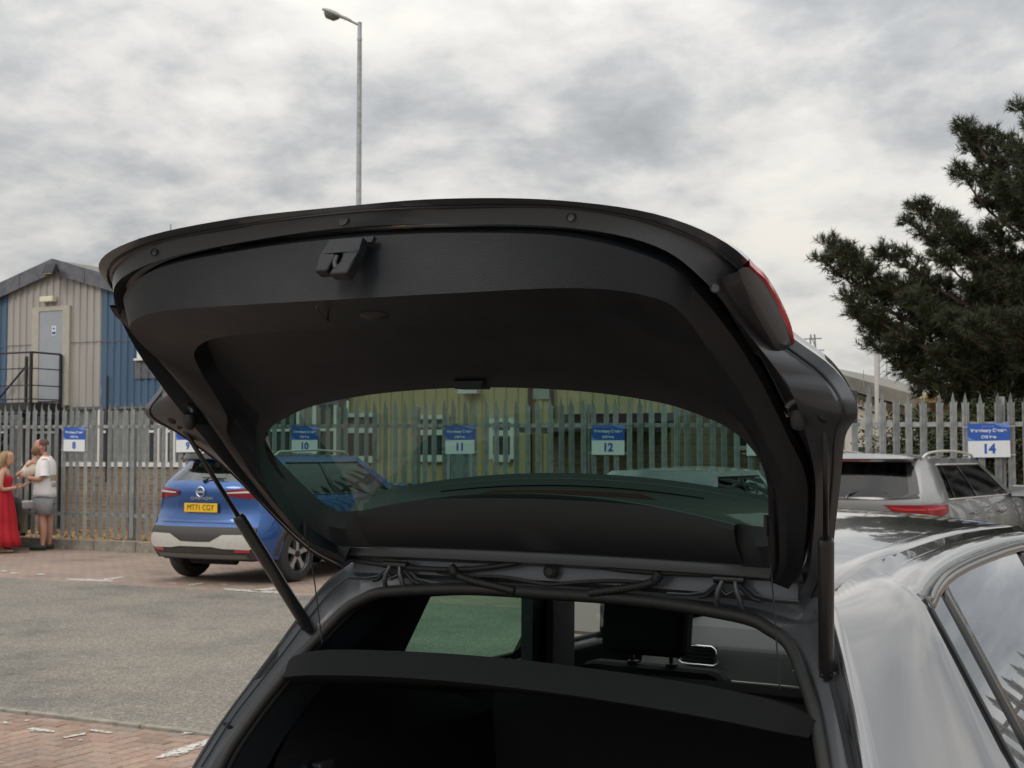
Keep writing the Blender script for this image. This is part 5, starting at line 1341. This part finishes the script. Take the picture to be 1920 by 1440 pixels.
        MB().grid(g).build('front_bumper', pm, s.r, smooth=60)
        MB().bx(-.70, .70, .22, Lg - .15, p['sill'] - .02, p['sill'] + .03).build('underbody', under_m, s.r)
        # dark seats inside
        for x in (-.36, .36):
            for y in (1.25, 2.15):
                se = bevel(MB().prism([(y, .55), (y + .18, .55), (y + .05, 1.15), (y - .08, 1.15)], x - .24, x + .24, lambda a, b, d: (d, a, b)).build('seat', p.get('seat_m', cab), s.r), .04)
                bevel(MB().box((x, y - .06, 1.27), (.26, .10, .17)).build('headrest', p.get('head_m', cab), se), .03)

def lin(*ps): return ([a for a, b in ps], [b for a, b in ps])
# ---- blue SUV
blue = paint('bright blue car paint', (.018, .092, .31), .45, .12)
clad_m = mat('grey black bumper plastic', (.045, .042, .04), .6, bump=.15, bscale=300)
suv = empty('blue_suv', (-11.62, 13.62, 0), 'blue SUV with yellow rear plate, seen from behind under the raised tailgate', 'car')
P = dict(len=4.42, belt=1.04, roof=1.555, bump=.06, clad=.70, sill=.30, wr=.345, arch=.385, axles=(.86, 3.53), cowl=3.35, screen=2.55, crown=.13, sidecl=.5,
         w=lin((.2, .86), (.45, .905), (.62, .918), (.85, .915), (.98, .895), (1.04, .87), (1.30, .775), (1.555, .64), (1.7, .6)),
         rear=lin((.2, .20), (.32, .06), (.45, .0), (.66, .0), (.74, .07), (.90, .12), (1.04, .10), (1.18, .09), (1.26, .16), (1.47, .42), (1.555, .50), (1.7, .6)),
         corner=lin((.2, .10), (.6, .10), (1.0, .12), (1.25, .10), (1.555, .06)), rows=[.30, .38, .48, .58, .66, .70, .74, .80, .86, .92, .98, 1.10, 1.16, 1.21, 1.26, 1.32, 1.40, 1.475, 1.52], rwin=(1.26, 1.475), rw=.86,
         us=[0, .05, .10, .13, .16, .22, .30, .38, .46, .50, .53, .62, .74, .86, .93, 1.0], wins=[(.16, .50), (.53, .93)], trim=gloss_black)
c = Car(suv, P); c.body(blue, clad_m, pane_dark, mat('gloss black roof', (.02, .02, .021), .25, coat=1.0), pane_rear)
def scorner(cc, pl, **k):
    return cc
for sd in (1, -1):
    l = c.patch('tail_light', [(.50, 1.085), (.75, 1.055), (1.0, 1.045), (1.30, 1.075)], [(.47, 1.135), (.75, 1.165), (1.0, 1.185), (1.36, 1.175)], red_lens, None, .016, side=sd, n=14)
    c.patch('light_bar', [(.55, 1.108), (1.0, 1.118), (1.28, 1.132)], [(.55, 1.122), (1.0, 1.142), (1.28, 1.148)], clear_lens, l, .020, side=sd)
    c.patch('reflector', [(.70, .395), (.93, .40)], [(.69, .425), (.93, .43)], red_bright, c.clad, .008, side=sd)
# silver lower insert with stepped top edge
ins = c.patch('bumper_insert', [(-1.02, .47), (-.92, .43), (-.5, .44), (-.3, .46), (0, .46), (.3, .46), (.5, .44), (.92, .43), (1.02, .47)], [(-1.02, .56), (-.92, .615), (-.5, .61), (-.28, .52), (0, .515), (.28, .52), (.5, .61), (.92, .615), (1.02, .56)], sat_silver, c.clad, .014, n=40, rows=3)
c.patch('lower_valance', [(-.9, .315), (.9, .315)], [(-.86, .365), (.86, .365)], mat('grey valance', (.13, .125, .12), .5), c.clad, .006, n=20)
spl = MB().grid([[(x, .34 + .10 * abs(x / .6) ** 3, 1.50) for x in [-.6 + .1 * i for i in range(13)]], [(x, .30 + .10 * abs(x / .6) ** 3, 1.535) for x in [-.6 + .1 * i for i in range(13)]], [(x, .34 + .10 * abs(x / .6) ** 3, 1.575 + .03 * (1 - abs(x / .6) ** 2)) for x in [-.6 + .1 * i for i in range(13)]], [(x, .72, 1.57 + .05 * (1 - abs(x / .6) ** 2)) for x in [-.6 + .1 * i for i in range(13)]]]).build('spoiler', gloss_black, suv, smooth=40)
solid(spl, .02)
# plate recess, plate, badge, lettering, wiper, rails
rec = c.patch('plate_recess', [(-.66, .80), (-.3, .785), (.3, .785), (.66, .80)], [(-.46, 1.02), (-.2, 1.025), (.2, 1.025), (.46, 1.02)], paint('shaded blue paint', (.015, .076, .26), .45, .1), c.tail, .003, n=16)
pl = bevel(MB().bx(-.26, .26, .078, .088, .875, .985).build('number_plate', plate_yellow, suv), .004)
text('plate_lettering', 'MT71 CGY', .098, plate_ink, pl, (0, .076, .93), (R(90), 0, 0), .0006, sx=.92)
bd = MB().lathe([(.052, 0), (.060, -.008), (.068, 0)], (0, .072, 1.125), 'y', 28).build('badge_ring', chrome, suv, smooth=60)
MB().bx(-.066, .066, .062, .072, 1.113, 1.137).build('badge_bar', chrome, bd)
text('model_lettering', 'QASHQAI', .048, chrome, suv, (.0, .096, 1.045), (R(90), 0, 0), .002, sx=1.7)
wp = MB().tube([(0, .12, 1.25), (.06, .17, 1.30), (.28, .17, 1.275)], [.022, .012, .006], 8).build('rear_wiper', gloss_black, suv, smooth=60)
MB().tube([(-.05, .165, 1.30), (.33, .16, 1.29)], .008, 6).build('wiper_blade', rubber, wp)
for sd in (1, -1):
    MB().tube([(sd * .60, .75, 1.56), (sd * .605, .85, 1.62), (sd * .61, 1.6, 1.645), (sd * .605, 2.3, 1.62), (sd * .60, 2.4, 1.56)], .014, 8).build('roof_rail', sat_silver, suv, smooth=60)
MB().tube([(0, .95, 1.60), (0, .85, 1.66)], [.025, .008], 6).build('aerial', gloss_black, suv)
c.patch('tailgate_seam', [(-.80, .745), (.80, .745)], [(-.80, .752), (.80, .752)], rubber, c.tail, .003, n=20, rows=1)
MB().tube([(-.35, .35, .28), (.35, .35, .28)], .06, 8).build('rear_axle', under_m, suv)

# ---- silver grey SUV on the right
silver = paint('silver grey car paint', (.25, .255, .262), .6, .08)
mg = empty('silver_suv', (-3.78, 14.25, 0), 'silver grey SUV with red rear lights and roof rails, under bay sign 14', 'car', rz=R(-6))
orange = mat('orange seat trim', (.75, .12, .06), .7)
P2 = dict(P); P2.update(len=4.32, belt=1.10, roof=1.545, bump=.055, cowl=3.25, screen=2.45, crown=.15,
          w=lin((.2, .85), (.45, .895), (.62, .905), (.85, .905), (1.0, .893), (1.10, .865), (1.32, .76), (1.545, .625), (1.7, .6)),
          rear=lin((.2, .20), (.32, .06), (.45, .0), (.66, .0), (.74, .05), (.90, .10), (1.10, .08), (1.16, .09), (1.22, .15), (1.47, .42), (1.545, .47), (1.7, .6)),
          rows=[.30, .38, .48, .58, .66, .70, .74, .80, .86, .92, .98, 1.04, 1.16, 1.22, 1.30, 1.40, 1.475, 1.51], rwin=(1.16, 1.51), rw=.90,
          us=[0, .05, .10, .13, .17, .23, .25, .33, .42, .50, .53, .62, .74, .86, .93, 1.0], wins=[(.17, .23), (.25, .50), (.53, .93)], trim=sat_silver, seat_m=mat('dark grey seat', (.03, .03, .032), .8), head_m=mat('grey headrest', (.05, .05, .052), .8))
pane_mg = glass('grey tinted glass', (.085, .09, .095), .6, .09)
c2 = Car(mg, P2); c2.body(silver, clad_m, pane_mg)
for sd in (1, -1):
    l = c2.patch('tail_light', [(.56, 1.055), (.66, .975), (.92, .945), (1.10, .945), (1.30, 1.01)], [(.50, 1.085), (.70, 1.085), (.92, 1.085), (1.10, 1.09), (1.34, 1.085)], red_lens, None, .020, side=sd, n=18)
    c2.patch('light_bar', [(.60, 1.052), (.75, 1.03), (1.0, 1.028), (1.25, 1.045)], [(.60, 1.062), (.75, 1.05), (1.0, 1.052), (1.25, 1.065)], red_bright, l, .024, side=sd, n=14)
    c2.patch('reverse_lens', [(.70, .968), (.90, .955)], [(.69, .985), (.90, .975)], clear_lens, l, .024, side=sd, n=6, rows=2)
    c2.patch('light_seam', [(.90, .95), (.905, .95)], [(.90, 1.085), (.905, 1.085)], rubber, l, .024, side=sd, n=2)
    MB().tube(crom([(sd * .60, .66, 1.55), (sd * .612, .82, 1.60), (sd * .618, 1.25, 1.622), (sd * .615, 1.8, 1.618), (sd * .60, 2.35, 1.585), (sd * .59, 2.45, 1.55)], 4), .014, 8).build('roof_rail', sat_silver, mg, smooth=60)
    MB().tube([(sd * .915, 1.35, .97), (sd * .935, 1.40, .975), (sd * .935, 1.52, .975), (sd * .915, 1.56, .97)], .014, 8).build('door_handle', silver, mg, smooth=60)
    MB().tube([(sd * .915, 2.35, .96), (sd * .935, 2.40, .965), (sd * .935, 2.52, .965), (sd * .915, 2.56, .96)], .014, 8).build('door_handle', silver, mg, smooth=60)
c2.patch('window_surround', [(-.97, 1.155), (-.6, 1.135), (0, 1.13), (.6, 1.135), (.97, 1.155)], [(-.95, 1.185), (-.6, 1.165), (0, 1.16), (.6, 1.165), (.95, 1.185)], gloss_black, c2.rwin, .004, n=24, rows=2)
for sd in (1, -1):
    c2.patch('window_surround', [(.66, 1.15), (.80, 1.155), (.97, 1.20)], [(.86, 1.20), (.87, 1.19), (.93, 1.30)], gloss_black, c2.rwin, .005, side=sd, n=8, rows=3)
    c2.patch('window_surround', [(.84, 1.18), (.97, 1.20)], [(.80, 1.50), (.93, 1.47)], gloss_black, c2.rwin, .006, side=sd, n=4, rows=6)
oct_ = [(.058 * math.cos(2 * math.pi * (k + .5) / 8), .050 * math.sin(2 * math.pi * (k + .5) / 8)) for k in range(9)]
bd = MB().tube([(a, .055, .985 + b) for a, b in oct_], .007, 6).build('badge_ring', chrome, mg, smooth=60)
text('badge_letters', 'MG', .055, chrome, bd, (0, .05, .985), (R(90), 0, 0), .002)
spl2 = MB().grid([[(x, .36 + .10 * abs(x / .58) ** 3, 1.515) for x in [-.58 + .0967 * i for i in range(13)]], [(x, .33 + .10 * abs(x / .58) ** 3, 1.545) for x in [-.58 + .0967 * i for i in range(13)]], [(x, .38 + .10 * abs(x / .58) ** 3, 1.565 + .035 * (1 - abs(x / .58) ** 2)) for x in [-.58 + .0967 * i for i in range(13)]], [(x, .70, 1.565 + .04 * (1 - abs(x / .58) ** 2)) for x in [-.58 + .0967 * i for i in range(13)]]]).build('spoiler', silver, mg, smooth=40)
solid(spl2, .018)
MB().bx(-.16, .16, .345, .36, 1.522, 1.538).build('brake_light', red_lens, spl2)
MB().prism([(.0, .0), (.10, .0), (.05, .06)], -.02, .02, lambda a, b, d: (d, .80 + a, 1.60 + b)).build('aerial_fin', gloss_black, mg)
wp = MB().tube([(0, .10, 1.14), (.02, .11, 1.19), (.10, .15, 1.215)], [.03, .022, .010], 8).build('rear_wiper', gloss_black, mg, smooth=60)
MB().tube([(.05, .15, 1.22), (.40, .16, 1.20)], .007, 6).build('wiper_blade', rubber, wp)
MB().bx(-.26, .26, .055, .064, .78, .89).build('number_plate', plate_yellow, mg)
for x in (-.36, .0, .36):
    MB().bx(x - .09, x + .09, 1.145, 1.165, 1.335, 1.36).build('orange_headrest_band', orange, mg)

# ---- white hatchback reversed into its bay, and a dark blue car by the people
white = paint('pale silver car paint', (.62, .64, .63), .25, .05)
P3 = dict(P); P3.update(len=4.1, belt=.95, roof=1.40, bump=.05, clad=.45, sill=.24, wr=.31, arch=.345, axles=(.78, 3.32), cowl=3.20, screen=2.25, w=lin((.2, .82), (.45, .865), (.62, .88), (.85, .88), (.92, .865), (.95, .845), (1.2, .74), (1.40, .62), (1.6, .58)),
          rear=lin((.2, .18), (.32, .05), (.45, .0), (.66, .0), (.80, .06), (.95, .10), (1.05, .16), (1.35, .40), (1.40, .44), (1.6, .6)),
          rows=[.24, .34, .45, .55, .65, .75, .85, 1.0, 1.05, 1.15, 1.25, 1.35], rwin=(1.0, 1.35), corner=lin((.2, .10), (.6, .10), (.95, .12), (1.2, .10), (1.40, .06)))
wc = empty('white_hatchback', (-5.98, 17.1, 0), 'pale silver hatchback reversed into its bay, roof showing through the tailgate glass', 'car', rz=math.pi)
P3a = dict(P3); P3a['screen_glass'] = glass('sky lit windscreen', (.30, .36, .34), 2.2)
c3 = Car(wc, P3a); c3.body(white, clad_m, pane_dark)
for sd in (1, -1):
    c3.patch('tail_light', [(.8, .85), (1.15, .85)], [(.8, 1.0), (1.15, 1.0)], red_lens, None, .012, side=sd)
    MB().box((sd * .62, 4.0, .66), (.30, .14, .12)).build('headlight', clear_lens, wc)
navy = paint('dark navy car paint', (.012, .02, .035), .3, .1)
dk = empty('dark_hatchback', (-19.1, 13.32, 0), 'dark navy car at the left picture edge behind the two people', 'car')
c4 = Car(dk, dict(P3)); c4.body(navy, clad_m, pane_dark)
for sd in (1, -1):
    c4.patch('tail_light', [(.8, .85), (1.15, .85)], [(.8, 1.0), (1.15, 1.0)], red_lens, None, .012, side=sd)
    bevel(MB().box((sd * .70, 3.86, .74), (.24, .34, .14), Matrix.Rotation(R(-sd * 25), 3, 'Z')).build('headlight', clear_lens, dk), .03)
# ------------------------------------------------------------------ people
def skin_body(name, joints, edges, m, parent, root=0, sub=2, rad=None):
    """joints: list of (x,y,z,rx,ry)"""
    me = bpy.data.meshes.new(name); me.from_pydata([j[:3] for j in joints], edges, []); me.materials.append(m)
    o = link(name, me, parent)
    md = o.modifiers.new('skin', 'SKIN'); md.use_smooth_shade = True
    sv = me.skin_vertices[0].data if me.skin_vertices else None
    if sv is None:
        bm = bmesh.new(); bm.from_mesh(me); bm.verts.layers.skin.verify(); bm.to_mesh(me); bm.free(); sv = me.skin_vertices[0].data
    for i, j in enumerate(joints):
        sv[i].radius = (j[3], j[4] if len(j) > 4 else j[3]); sv[i].use_root = (i == root)
    subsurf(o, sub); return o
skin_m = mat('skin', (.50, .27, .19), .55, var=.10, vscale=20)
skin_r = mat('sun reddened skin', (.52, .25, .175), .55, var=.12, vscale=20)
tee = mat('white cotton shirt', (.80, .79, .80), .9, var=.05, vscale=12, bump=.35, bscale=16)
short_m = mat('pale grey jersey shorts', (.27, .275, .285), .95, var=.08, vscale=14, bump=.35, bscale=16)
dress_m = mat('red cotton dress', (.48, .012, .025), .85, col2=(.36, .008, .018), vscale=6, bump=.4, bscale=14)
croc = mat('dark rubber clog', (.03, .034, .03), .7)
hair_b = mat('fair brown hair', (.26, .17, .085), .6, col2=(.38, .26, .13), vscale=30, bump=.6, bscale=60, stretch=(1, 1, .2))
hair_d = mat('cropped brown hair', (.11, .065, .045), .8, var=.3, vscale=60)
beard_m = mat('ginger beard', (.15, .06, .03), .85, var=.3, vscale=60)
print_m = mat('beige shirt print', (.40, .34, .25), .9)
nude = mat('nude leather shoe', (.50, .36, .27), .5)
eye_m = mat('dark eye', (.03, .02, .015), .3)
def head(parent, c, face, s=1.0, m=skin_m):
    """face: unit direction in xy; returns the head mesh with nose and chin shaped in"""
    f = Vector((face[0], face[1], 0)).normalized(); r = Vector((f.y, -f.x, 0)); u = Vector((0, 0, 1)); b = MB(); rows = []
    prof = [(-.118, .02, .03), (-.112, .045, .045), (-.095, .055, .052), (-.065, .064, .060), (-.03, .071, .068), (.01, .075, .073), (.05, .077, .075), (.085, .068, .068), (.108, .045, .048), (.118, .005, .005)]
    for z, a, w in prof:
        row = []
        for k in range(20):
            q = 2 * math.pi * k / 20; fx = math.cos(q); x = math.sin(q)
            d = a * (1.20 if fx > 0 else 1.12) * fx + (.012 if z > -.03 else .022 if z < -.06 else .016)
            if abs(x) < .32 and fx > 0:
                if -.045 < z < .02: d += .020 * (1 - abs(x) / .32)      # nose
                if -.10 < z < -.06: d += .006
            if .3 < abs(x) < .62 and fx > 0 and -.005 < z < .03: d -= .006  # eye sockets
            row.append(Vector(c) + (f * d + r * (w * x * 1.02) + u * z) * s)
        rows.append(row)
    o = b.grid(rows, closed=True).build('head', m, parent, smooth=180); subsurf(o, 1)
    for sg in (1, -1):
        MB().ball(Vector(c) + (f * .083 + r * sg * .031 + u * .010) * s, .0085 * s, 10, 6).build('eye', eye_m, o, smooth=180)
        e = Vector(c) + (f * -.005 + r * sg * .078 + u * -.008) * s
        MB().ball(e, (.016 * s, .016 * s, .030 * s), 10, 6).build('ear', m, o, smooth=180)
    MB().tube([Vector(c) + (f * .088 + r * -.024 + u * -.062) * s, Vector(c) + (f * .097 + u * -.060) * s, Vector(c) + (f * .088 + r * .024 + u * -.062) * s], .0045 * s, 6).build('mouth', mat('lips', (.42, .16, .14), .5), o, smooth=180)
    return o
def hand(parent, wrist, dirv, palmn, m, curl=.8, s=1.0):
    d = Vector(dirv).normalized(); n = Vector(palmn).normalized(); w = d.cross(n).normalized(); W = Vector(wrist)
    J = []; Ed = []
    def add(p, r): J.append((*p, r * s, r * s * .8)); return len(J) - 1
    a = add(W, .024); b = add(W + d * .045 * s, .030); Ed.append((a, b))
    for k, (off, L) in enumerate(((-.030, .070), (-.010, .080), (.010, .076), (.028, .060))):
        base = W + (d * .085 + w * off) * s; i = add(base, .0105); Ed.append((b, i)); p = base; ang = 0
        for q in range(3):
            ang += curl * .55; p = p + (d * math.cos(ang) + n * math.sin(ang)) * (L / 3) * s; j = add(p, .0095 - .001 * q); Ed.append((i, j)); i = j
    t0 = add(W + (d * .035 - w * .036) * s, .012); Ed.append((b, t0)); t1 = add(W + (d * .060 - w * .055 + n * .018) * s, .0105); t2 = add(W + (d * .085 - w * .058 + n * .034) * s, .009); Ed += [(t0, t1), (t1, t2)]
    return skin_body('hand', J, Ed, m, parent, sub=1)

# man: faces left in the picture (towards -x, a little to the camera), right elbow bent holding the child
mp_ = at_z(80, 1031, 0)
man = empty('person', (mp_.x, mp_.y, 0), 'bearded man in white T-shirt, grey shorts and dark clogs holding a small child', 'person')
man.rotation_euler = (0, 0, R(36)); man.scale = (1.02,) * 3
# local: faces -x ; y depth
J = [(.02, 0, .95, .15, .17), (.02, 0, 1.12, .145, .165), (.03, 0, 1.30, .135, .17), (.035, 0, 1.44, .10, .15), (.02, 0, 1.53, .058, .06), (.0, 0, 1.60, .055, .055),
     (.03, -.20, 1.42, .062), (.05, -.25, 1.20, .052), (-.02, -.25, 1.14, .047), (-.24, -.14, 1.18, .032),
     (.03, .20, 1.42, .062), (.06, .25, 1.20, .052), (-.02, .24, 1.15, .047), (-.26, .06, 1.22, .032),
     (.03, -.10, .86, .105, .105), (.0, -.115, .52, .064), (.02, -.115, .42, .068), (.03, -.12, .30, .062), (.02, -.12, .10, .040), (.02, -.12, .06, .042), (-.12, -.13, .03, .038),
     (.03, .10, .86, .105, .105), (.05, .115, .52, .064), (.07, .115, .42, .068), (.08, .12, .30, .062), (.08, .12, .10, .040), (.08, .12, .06, .042), (-.06, .13, .03, .038)]
Ed = [(0, 1), (1, 2), (2, 3), (3, 4), (4, 5), (3, 6), (6, 7), (7, 8), (8, 9), (3, 10), (10, 11), (11, 12), (12, 13), (0, 14), (14, 15), (15, 16), (16, 17), (17, 18), (18, 19), (19, 20), (0, 21), (21, 22), (22, 23), (23, 24), (24, 25), (25, 26), (26, 27)]
skin_body('body', J, Ed, skin_m, man)
hd = head(man, (-.045, 0, 1.675), (-1, -.12), 1.06, skin_r)
MB().grid([[Vector((-.045 + .018, 0, 1.675)) + Vector((math.cos(q) * w * 1.22, math.sin(q) * w * 1.06, z)) for q in [2 * math.pi * k / 18 for k in range(18)]] for z, w in ((.128, .004), (.118, .050), (.096, .074), (.060, .083), (.030, .083))], closed=True).build('hair', hair_d, hd, smooth=180)
MB().grid([[Vector((-.052, 0, 1.675)) + Vector((-abs(math.cos(q)) * w * 1.36 if math.cos(q) < 0 else math.cos(q) * w * .5, math.sin(q) * w * 1.06, z)) for q in [math.pi * (.5 + k / 14) for k in range(15)]] for z, w in ((-.040, .072), (-.075, .072), (-.105, .066), (-.135, .052), (-.150, .025))]).build('beard', beard_m, hd, smooth=180)
# shirt: torso and sleeves, open at the hem
sh = []
for z, rx, ry, cx_ in ((.865, .178, .222, .02), (.93, .175, .222, .02), (1.05, .170, .218, .02), (1.20, .165, .218, .025), (1.34, .155, .222, .03), (1.44, .125, .205, .035), (1.495, .085, .13, .03), (1.525, .068, .078, .025)):
    sh.append([(cx_ + rx * math.cos(q) + .006 * math.sin(5 * q + z * 9), ry * math.sin(q), z + (.012 * math.sin(3 * q) if z < .9 else 0)) for q in [2 * math.pi * k / 26 for k in range(26)]])
shirt = solid(MB().grid(sh, closed=True).build('shirt', tee, man, smooth=180), .006, 1)
for sg in (1, -1):
    a, b = Vector((.032, sg * .175, 1.435)), Vector((.055, sg * .262, 1.185))
    MB().tube([a, a.lerp(b, .3), a.lerp(b, .7), b], [.085, .088, .080, .083], 16, cap=False).build('sleeve', tee, shirt, smooth=180)
MB().grid([[(.02 + .186 * math.cos(q), .236 * math.sin(q), z) for q in [-.9 + 1.1 * k / 8 for k in range(9)]] for z in (1.13, 1.22)]).build('shirt_print', print_m, shirt, smooth=180)
for i in range(5):
    MB().grid([[(.02 + .186 * math.cos(q), .236 * math.sin(q), z) for q in (-.75 + .14 * i, -.68 + .14 * i)] for z in (1.02, 1.09)]).build('shirt_print', print_m, shirt)
so = []
for z, rx, ry in ((1.0, .150, .190), (.90, .160, .205), (.80, .170, .218), (.76, .165, .215)):
    so.append([(.025 + rx * math.cos(q), ry * math.sin(q), z) for q in [2 * math.pi * k / 22 for k in range(22)]])
shorts = MB().grid(so, closed=True).build('shorts', short_m, man, smooth=180)
for sg in (1, -1):
    cx_ = .035 if sg > 0 else .02
    solid(MB().grid([[(cx_ + r1 * math.cos(q), sg * .105 + r2 * math.sin(q), z + .008 * math.sin(2 * q)) for q in [2 * math.pi * k / 18 for k in range(18)]] for z, r1, r2 in ((.84, .150, .112), (.70, .138, .112), (.585, .132, .112))], closed=True).build('shorts_leg', short_m, shorts, smooth=180), .006, 1)
    x0 = .08 if sg > 0 else .02
    sc_ = [(x0 - .20, sg * .125, .05, .03), (x0 - .15, sg * .127, .048, .05), (x0 - .05, sg * .125, .055, .052), (x0 + .03, sg * .12, .045, .045), (x0 + .065, sg * .12, .04, .03)]
    MB().grid([[(x, y + w * math.cos(q), max(.006, .05 + h * 1.0 * math.sin(q))) for q in [2 * math.pi * k / 14 for k in range(14)]] for x, y, h, w in sc_], closed=True).build('shoe', croc, man, smooth=180)
hand(man, (-.24, -.14, 1.18), (-1, .25, .1), (.1, .2, 1), skin_m, .9); hand(man, (-.26, .06, 1.22), (-.9, -.4, .0), (0, 0, 1), skin_m, .8)
# child held against his chest: brown hair, pale wrap
kid = empty('person', (mp_.x, mp_.y, 0), 'small brown haired child in a pale wrap held in the man\'s arms', 'person'); kid.rotation_euler = man.rotation_euler; kid.scale = man.scale
Jk = [(-.17, -.02, 1.30, .085, .085), (-.15, -.02, 1.42, .075, .08), (-.13, -.02, 1.49, .04, .04), (-.12, -.02, 1.53, .04, .04), (-.23, -.10, 1.27, .05), (-.36, -.13, 1.25, .036), (-.41, -.13, 1.20, .028), (-.20, .07, 1.26, .05), (-.33, .08, 1.24, .036), (-.18, -.12, 1.42, .03), (-.26, -.15, 1.36, .026), (-.16, .08, 1.43, .03), (-.22, .12, 1.40, .026)]
skin_body('body', Jk, [(0, 1), (1, 2), (2, 3), (0, 4), (4, 5), (5, 6), (0, 7), (7, 8), (1, 9), (9, 10), (1, 11), (11, 12)], skin_m, kid)
wrap_m = mat('pale cream wrap', (.62, .55, .45), .95, var=.15, vscale=9, bump=.4, bscale=20)
MB().grid([[Vector((-.17 - .02 * k, -.02, 0)) + Vector((r1 * math.cos(q), r2 * math.sin(q), z - .12 * math.cos(q) * -1 * kk)) for q in [2 * math.pi * j / 18 for j in range(18)]] for k, (z, r1, r2, kk) in enumerate(((1.455, .07, .085, 0), (1.40, .10, .11, .1), (1.32, .15, .14, .25), (1.25, .19, .16, .3), (1.19, .16, .13, .3)))], closed=True).build('wrap', wrap_m, kid, smooth=180)
kh = head(kid, (-.115, -.02, 1.585), (.75, .65), .80, skin_m)
MB().ball((-.122, -.030, 1.606), (.082, .080, .080), 16, 10).build('hair', mat('brown child hair', (.15, .075, .04), .75, col2=(.22, .12, .06), vscale=40, bump=.6, bscale=80), kh, smooth=180)

# woman in the red dress: faces right (+x)
wp_ = at_z(5, 1036, 0)
wom = empty('person', (wp_.x, wp_.y, 0), 'fair haired woman in a long red dress reaching towards the child', 'person'); wom.rotation_euler = (0, 0, R(38)); wom.scale = (.955,) * 3
J = [(0, 0, .95, .13, .15), (0, 0, 1.10, .105, .13), (.01, 0, 1.26, .105, .14), (.0, 0, 1.37, .07, .12), (.02, 0, 1.44, .045, .045), (.04, 0, 1.51, .045, .045),
     (.0, -.165, 1.35, .048), (-.02, -.21, 1.13, .042), (.02, -.20, 1.06, .038), (.24, -.12, 1.10, .027),
     (.0, .165, 1.35, .048), (.02, .20, 1.13, .042), (.06, .19, 1.08, .038), (.28, .10, 1.14, .027),
     (0, -.09, .85, .10), (.02, -.10, .48, .06), (.0, -.10, .10, .036), (.0, -.10, .06, .036), (.13, -.11, .03, .03),
     (0, .09, .85, .10), (-.02, .10, .48, .06), (-.04, .10, .10, .036), (-.04, .10, .06, .036), (.08, .11, .03, .03)]
Ed = [(0, 1), (1, 2), (2, 3), (3, 4), (4, 5), (3, 6), (6, 7), (7, 8), (8, 9), (3, 10), (10, 11), (11, 12), (12, 13), (0, 14), (14, 15), (15, 16), (16, 17), (17, 18), (0, 19), (19, 20), (20, 21), (21, 22), (22, 23)]
skin_body('body', J, Ed, skin_m, wom)
hw = head(wom, (.055, 0, 1.585), (1, -.25), 1.0, skin_m)
hr = MB()
rows = []
for z, rx, ry, cx_ in ((1.715, .01, .01, .03), (1.70, .065, .06, .03), (1.66, .098, .09, .025), (1.60, .098, .10, .005), (1.54, .085, .104, -.03), (1.48, .080, .100, -.045), (1.43, .07, .09, -.05), (1.40, .045, .07, -.05)):
    rows.append([(cx_ + rx * math.cos(q) + .004 * math.sin(9 * q + z * 40), ry * math.sin(q) + .004 * math.cos(8 * q + z * 50), z + .006 * math.sin(7 * q)) for q in [2 * math.pi * k / 30 for k in range(30)]])
MB().grid(rows, closed=True).build('hair', hair_b, hw, smooth=180)
dr = []
for z, rx, ry, cx_, pl_ in ((1.30, .112, .145, .012, 0), (1.26, .128, .155, .016, 0), (1.20, .126, .152, .016, 0), (1.10, .118, .142, .0, .002), (1.02, .135, .16, .0, .004), (.90, .16, .185, .0, .008), (.70, .185, .205, .0, .013), (.50, .21, .225, .0, .018), (.36, .225, .24, .0, .020), (.345, .235, .25, 0, .014), (.22, .26, .27, .0, .026), (.10, .28, .29, .0, .030)):
    dr.append([(cx_ + (rx + pl_ * math.sin(11 * q + z)) * math.cos(q), (ry + pl_ * math.sin(11 * q + z)) * math.sin(q), z) for q in [2 * math.pi * k / 66 for k in range(66)]])
dress = solid(MB().grid(dr, closed=True).build('dress', dress_m, wom, smooth=180), .004, 1)
for sg in (1, -1):
    MB().tube([(.10, sg * .06, 1.27), (.05, sg * .075, 1.37), (-.03, sg * .08, 1.40), (-.09, sg * .07, 1.30)], .008, 6).build('strap', mat('pale strap', (.62, .45, .42), .8), dress, smooth=60)
    x0 = .0 if sg < 0 else -.04
    MB().grid([[(x, y + w * math.cos(q), max(.005, .035 + h * math.sin(q))) for q in [2 * math.pi * k / 12 for k in range(12)]] for x, y, h, w in ((x0 - .07, sg * .10, .03, .025), (x0, sg * .10, .045, .036), (x0 + .10, sg * .105, .032, .042), (x0 + .17, sg * .107, .022, .032), (x0 + .19, sg * .107, .012, .015))], closed=True).build('shoe', nude, wom, smooth=180)
hand(wom, (.24, -.12, 1.10), (1, .1, .15), (0, .3, 1), skin_m, .6); hand(wom, (.28, .10, 1.14), (1, -.25, .1), (0, 0, 1), skin_m, .6)
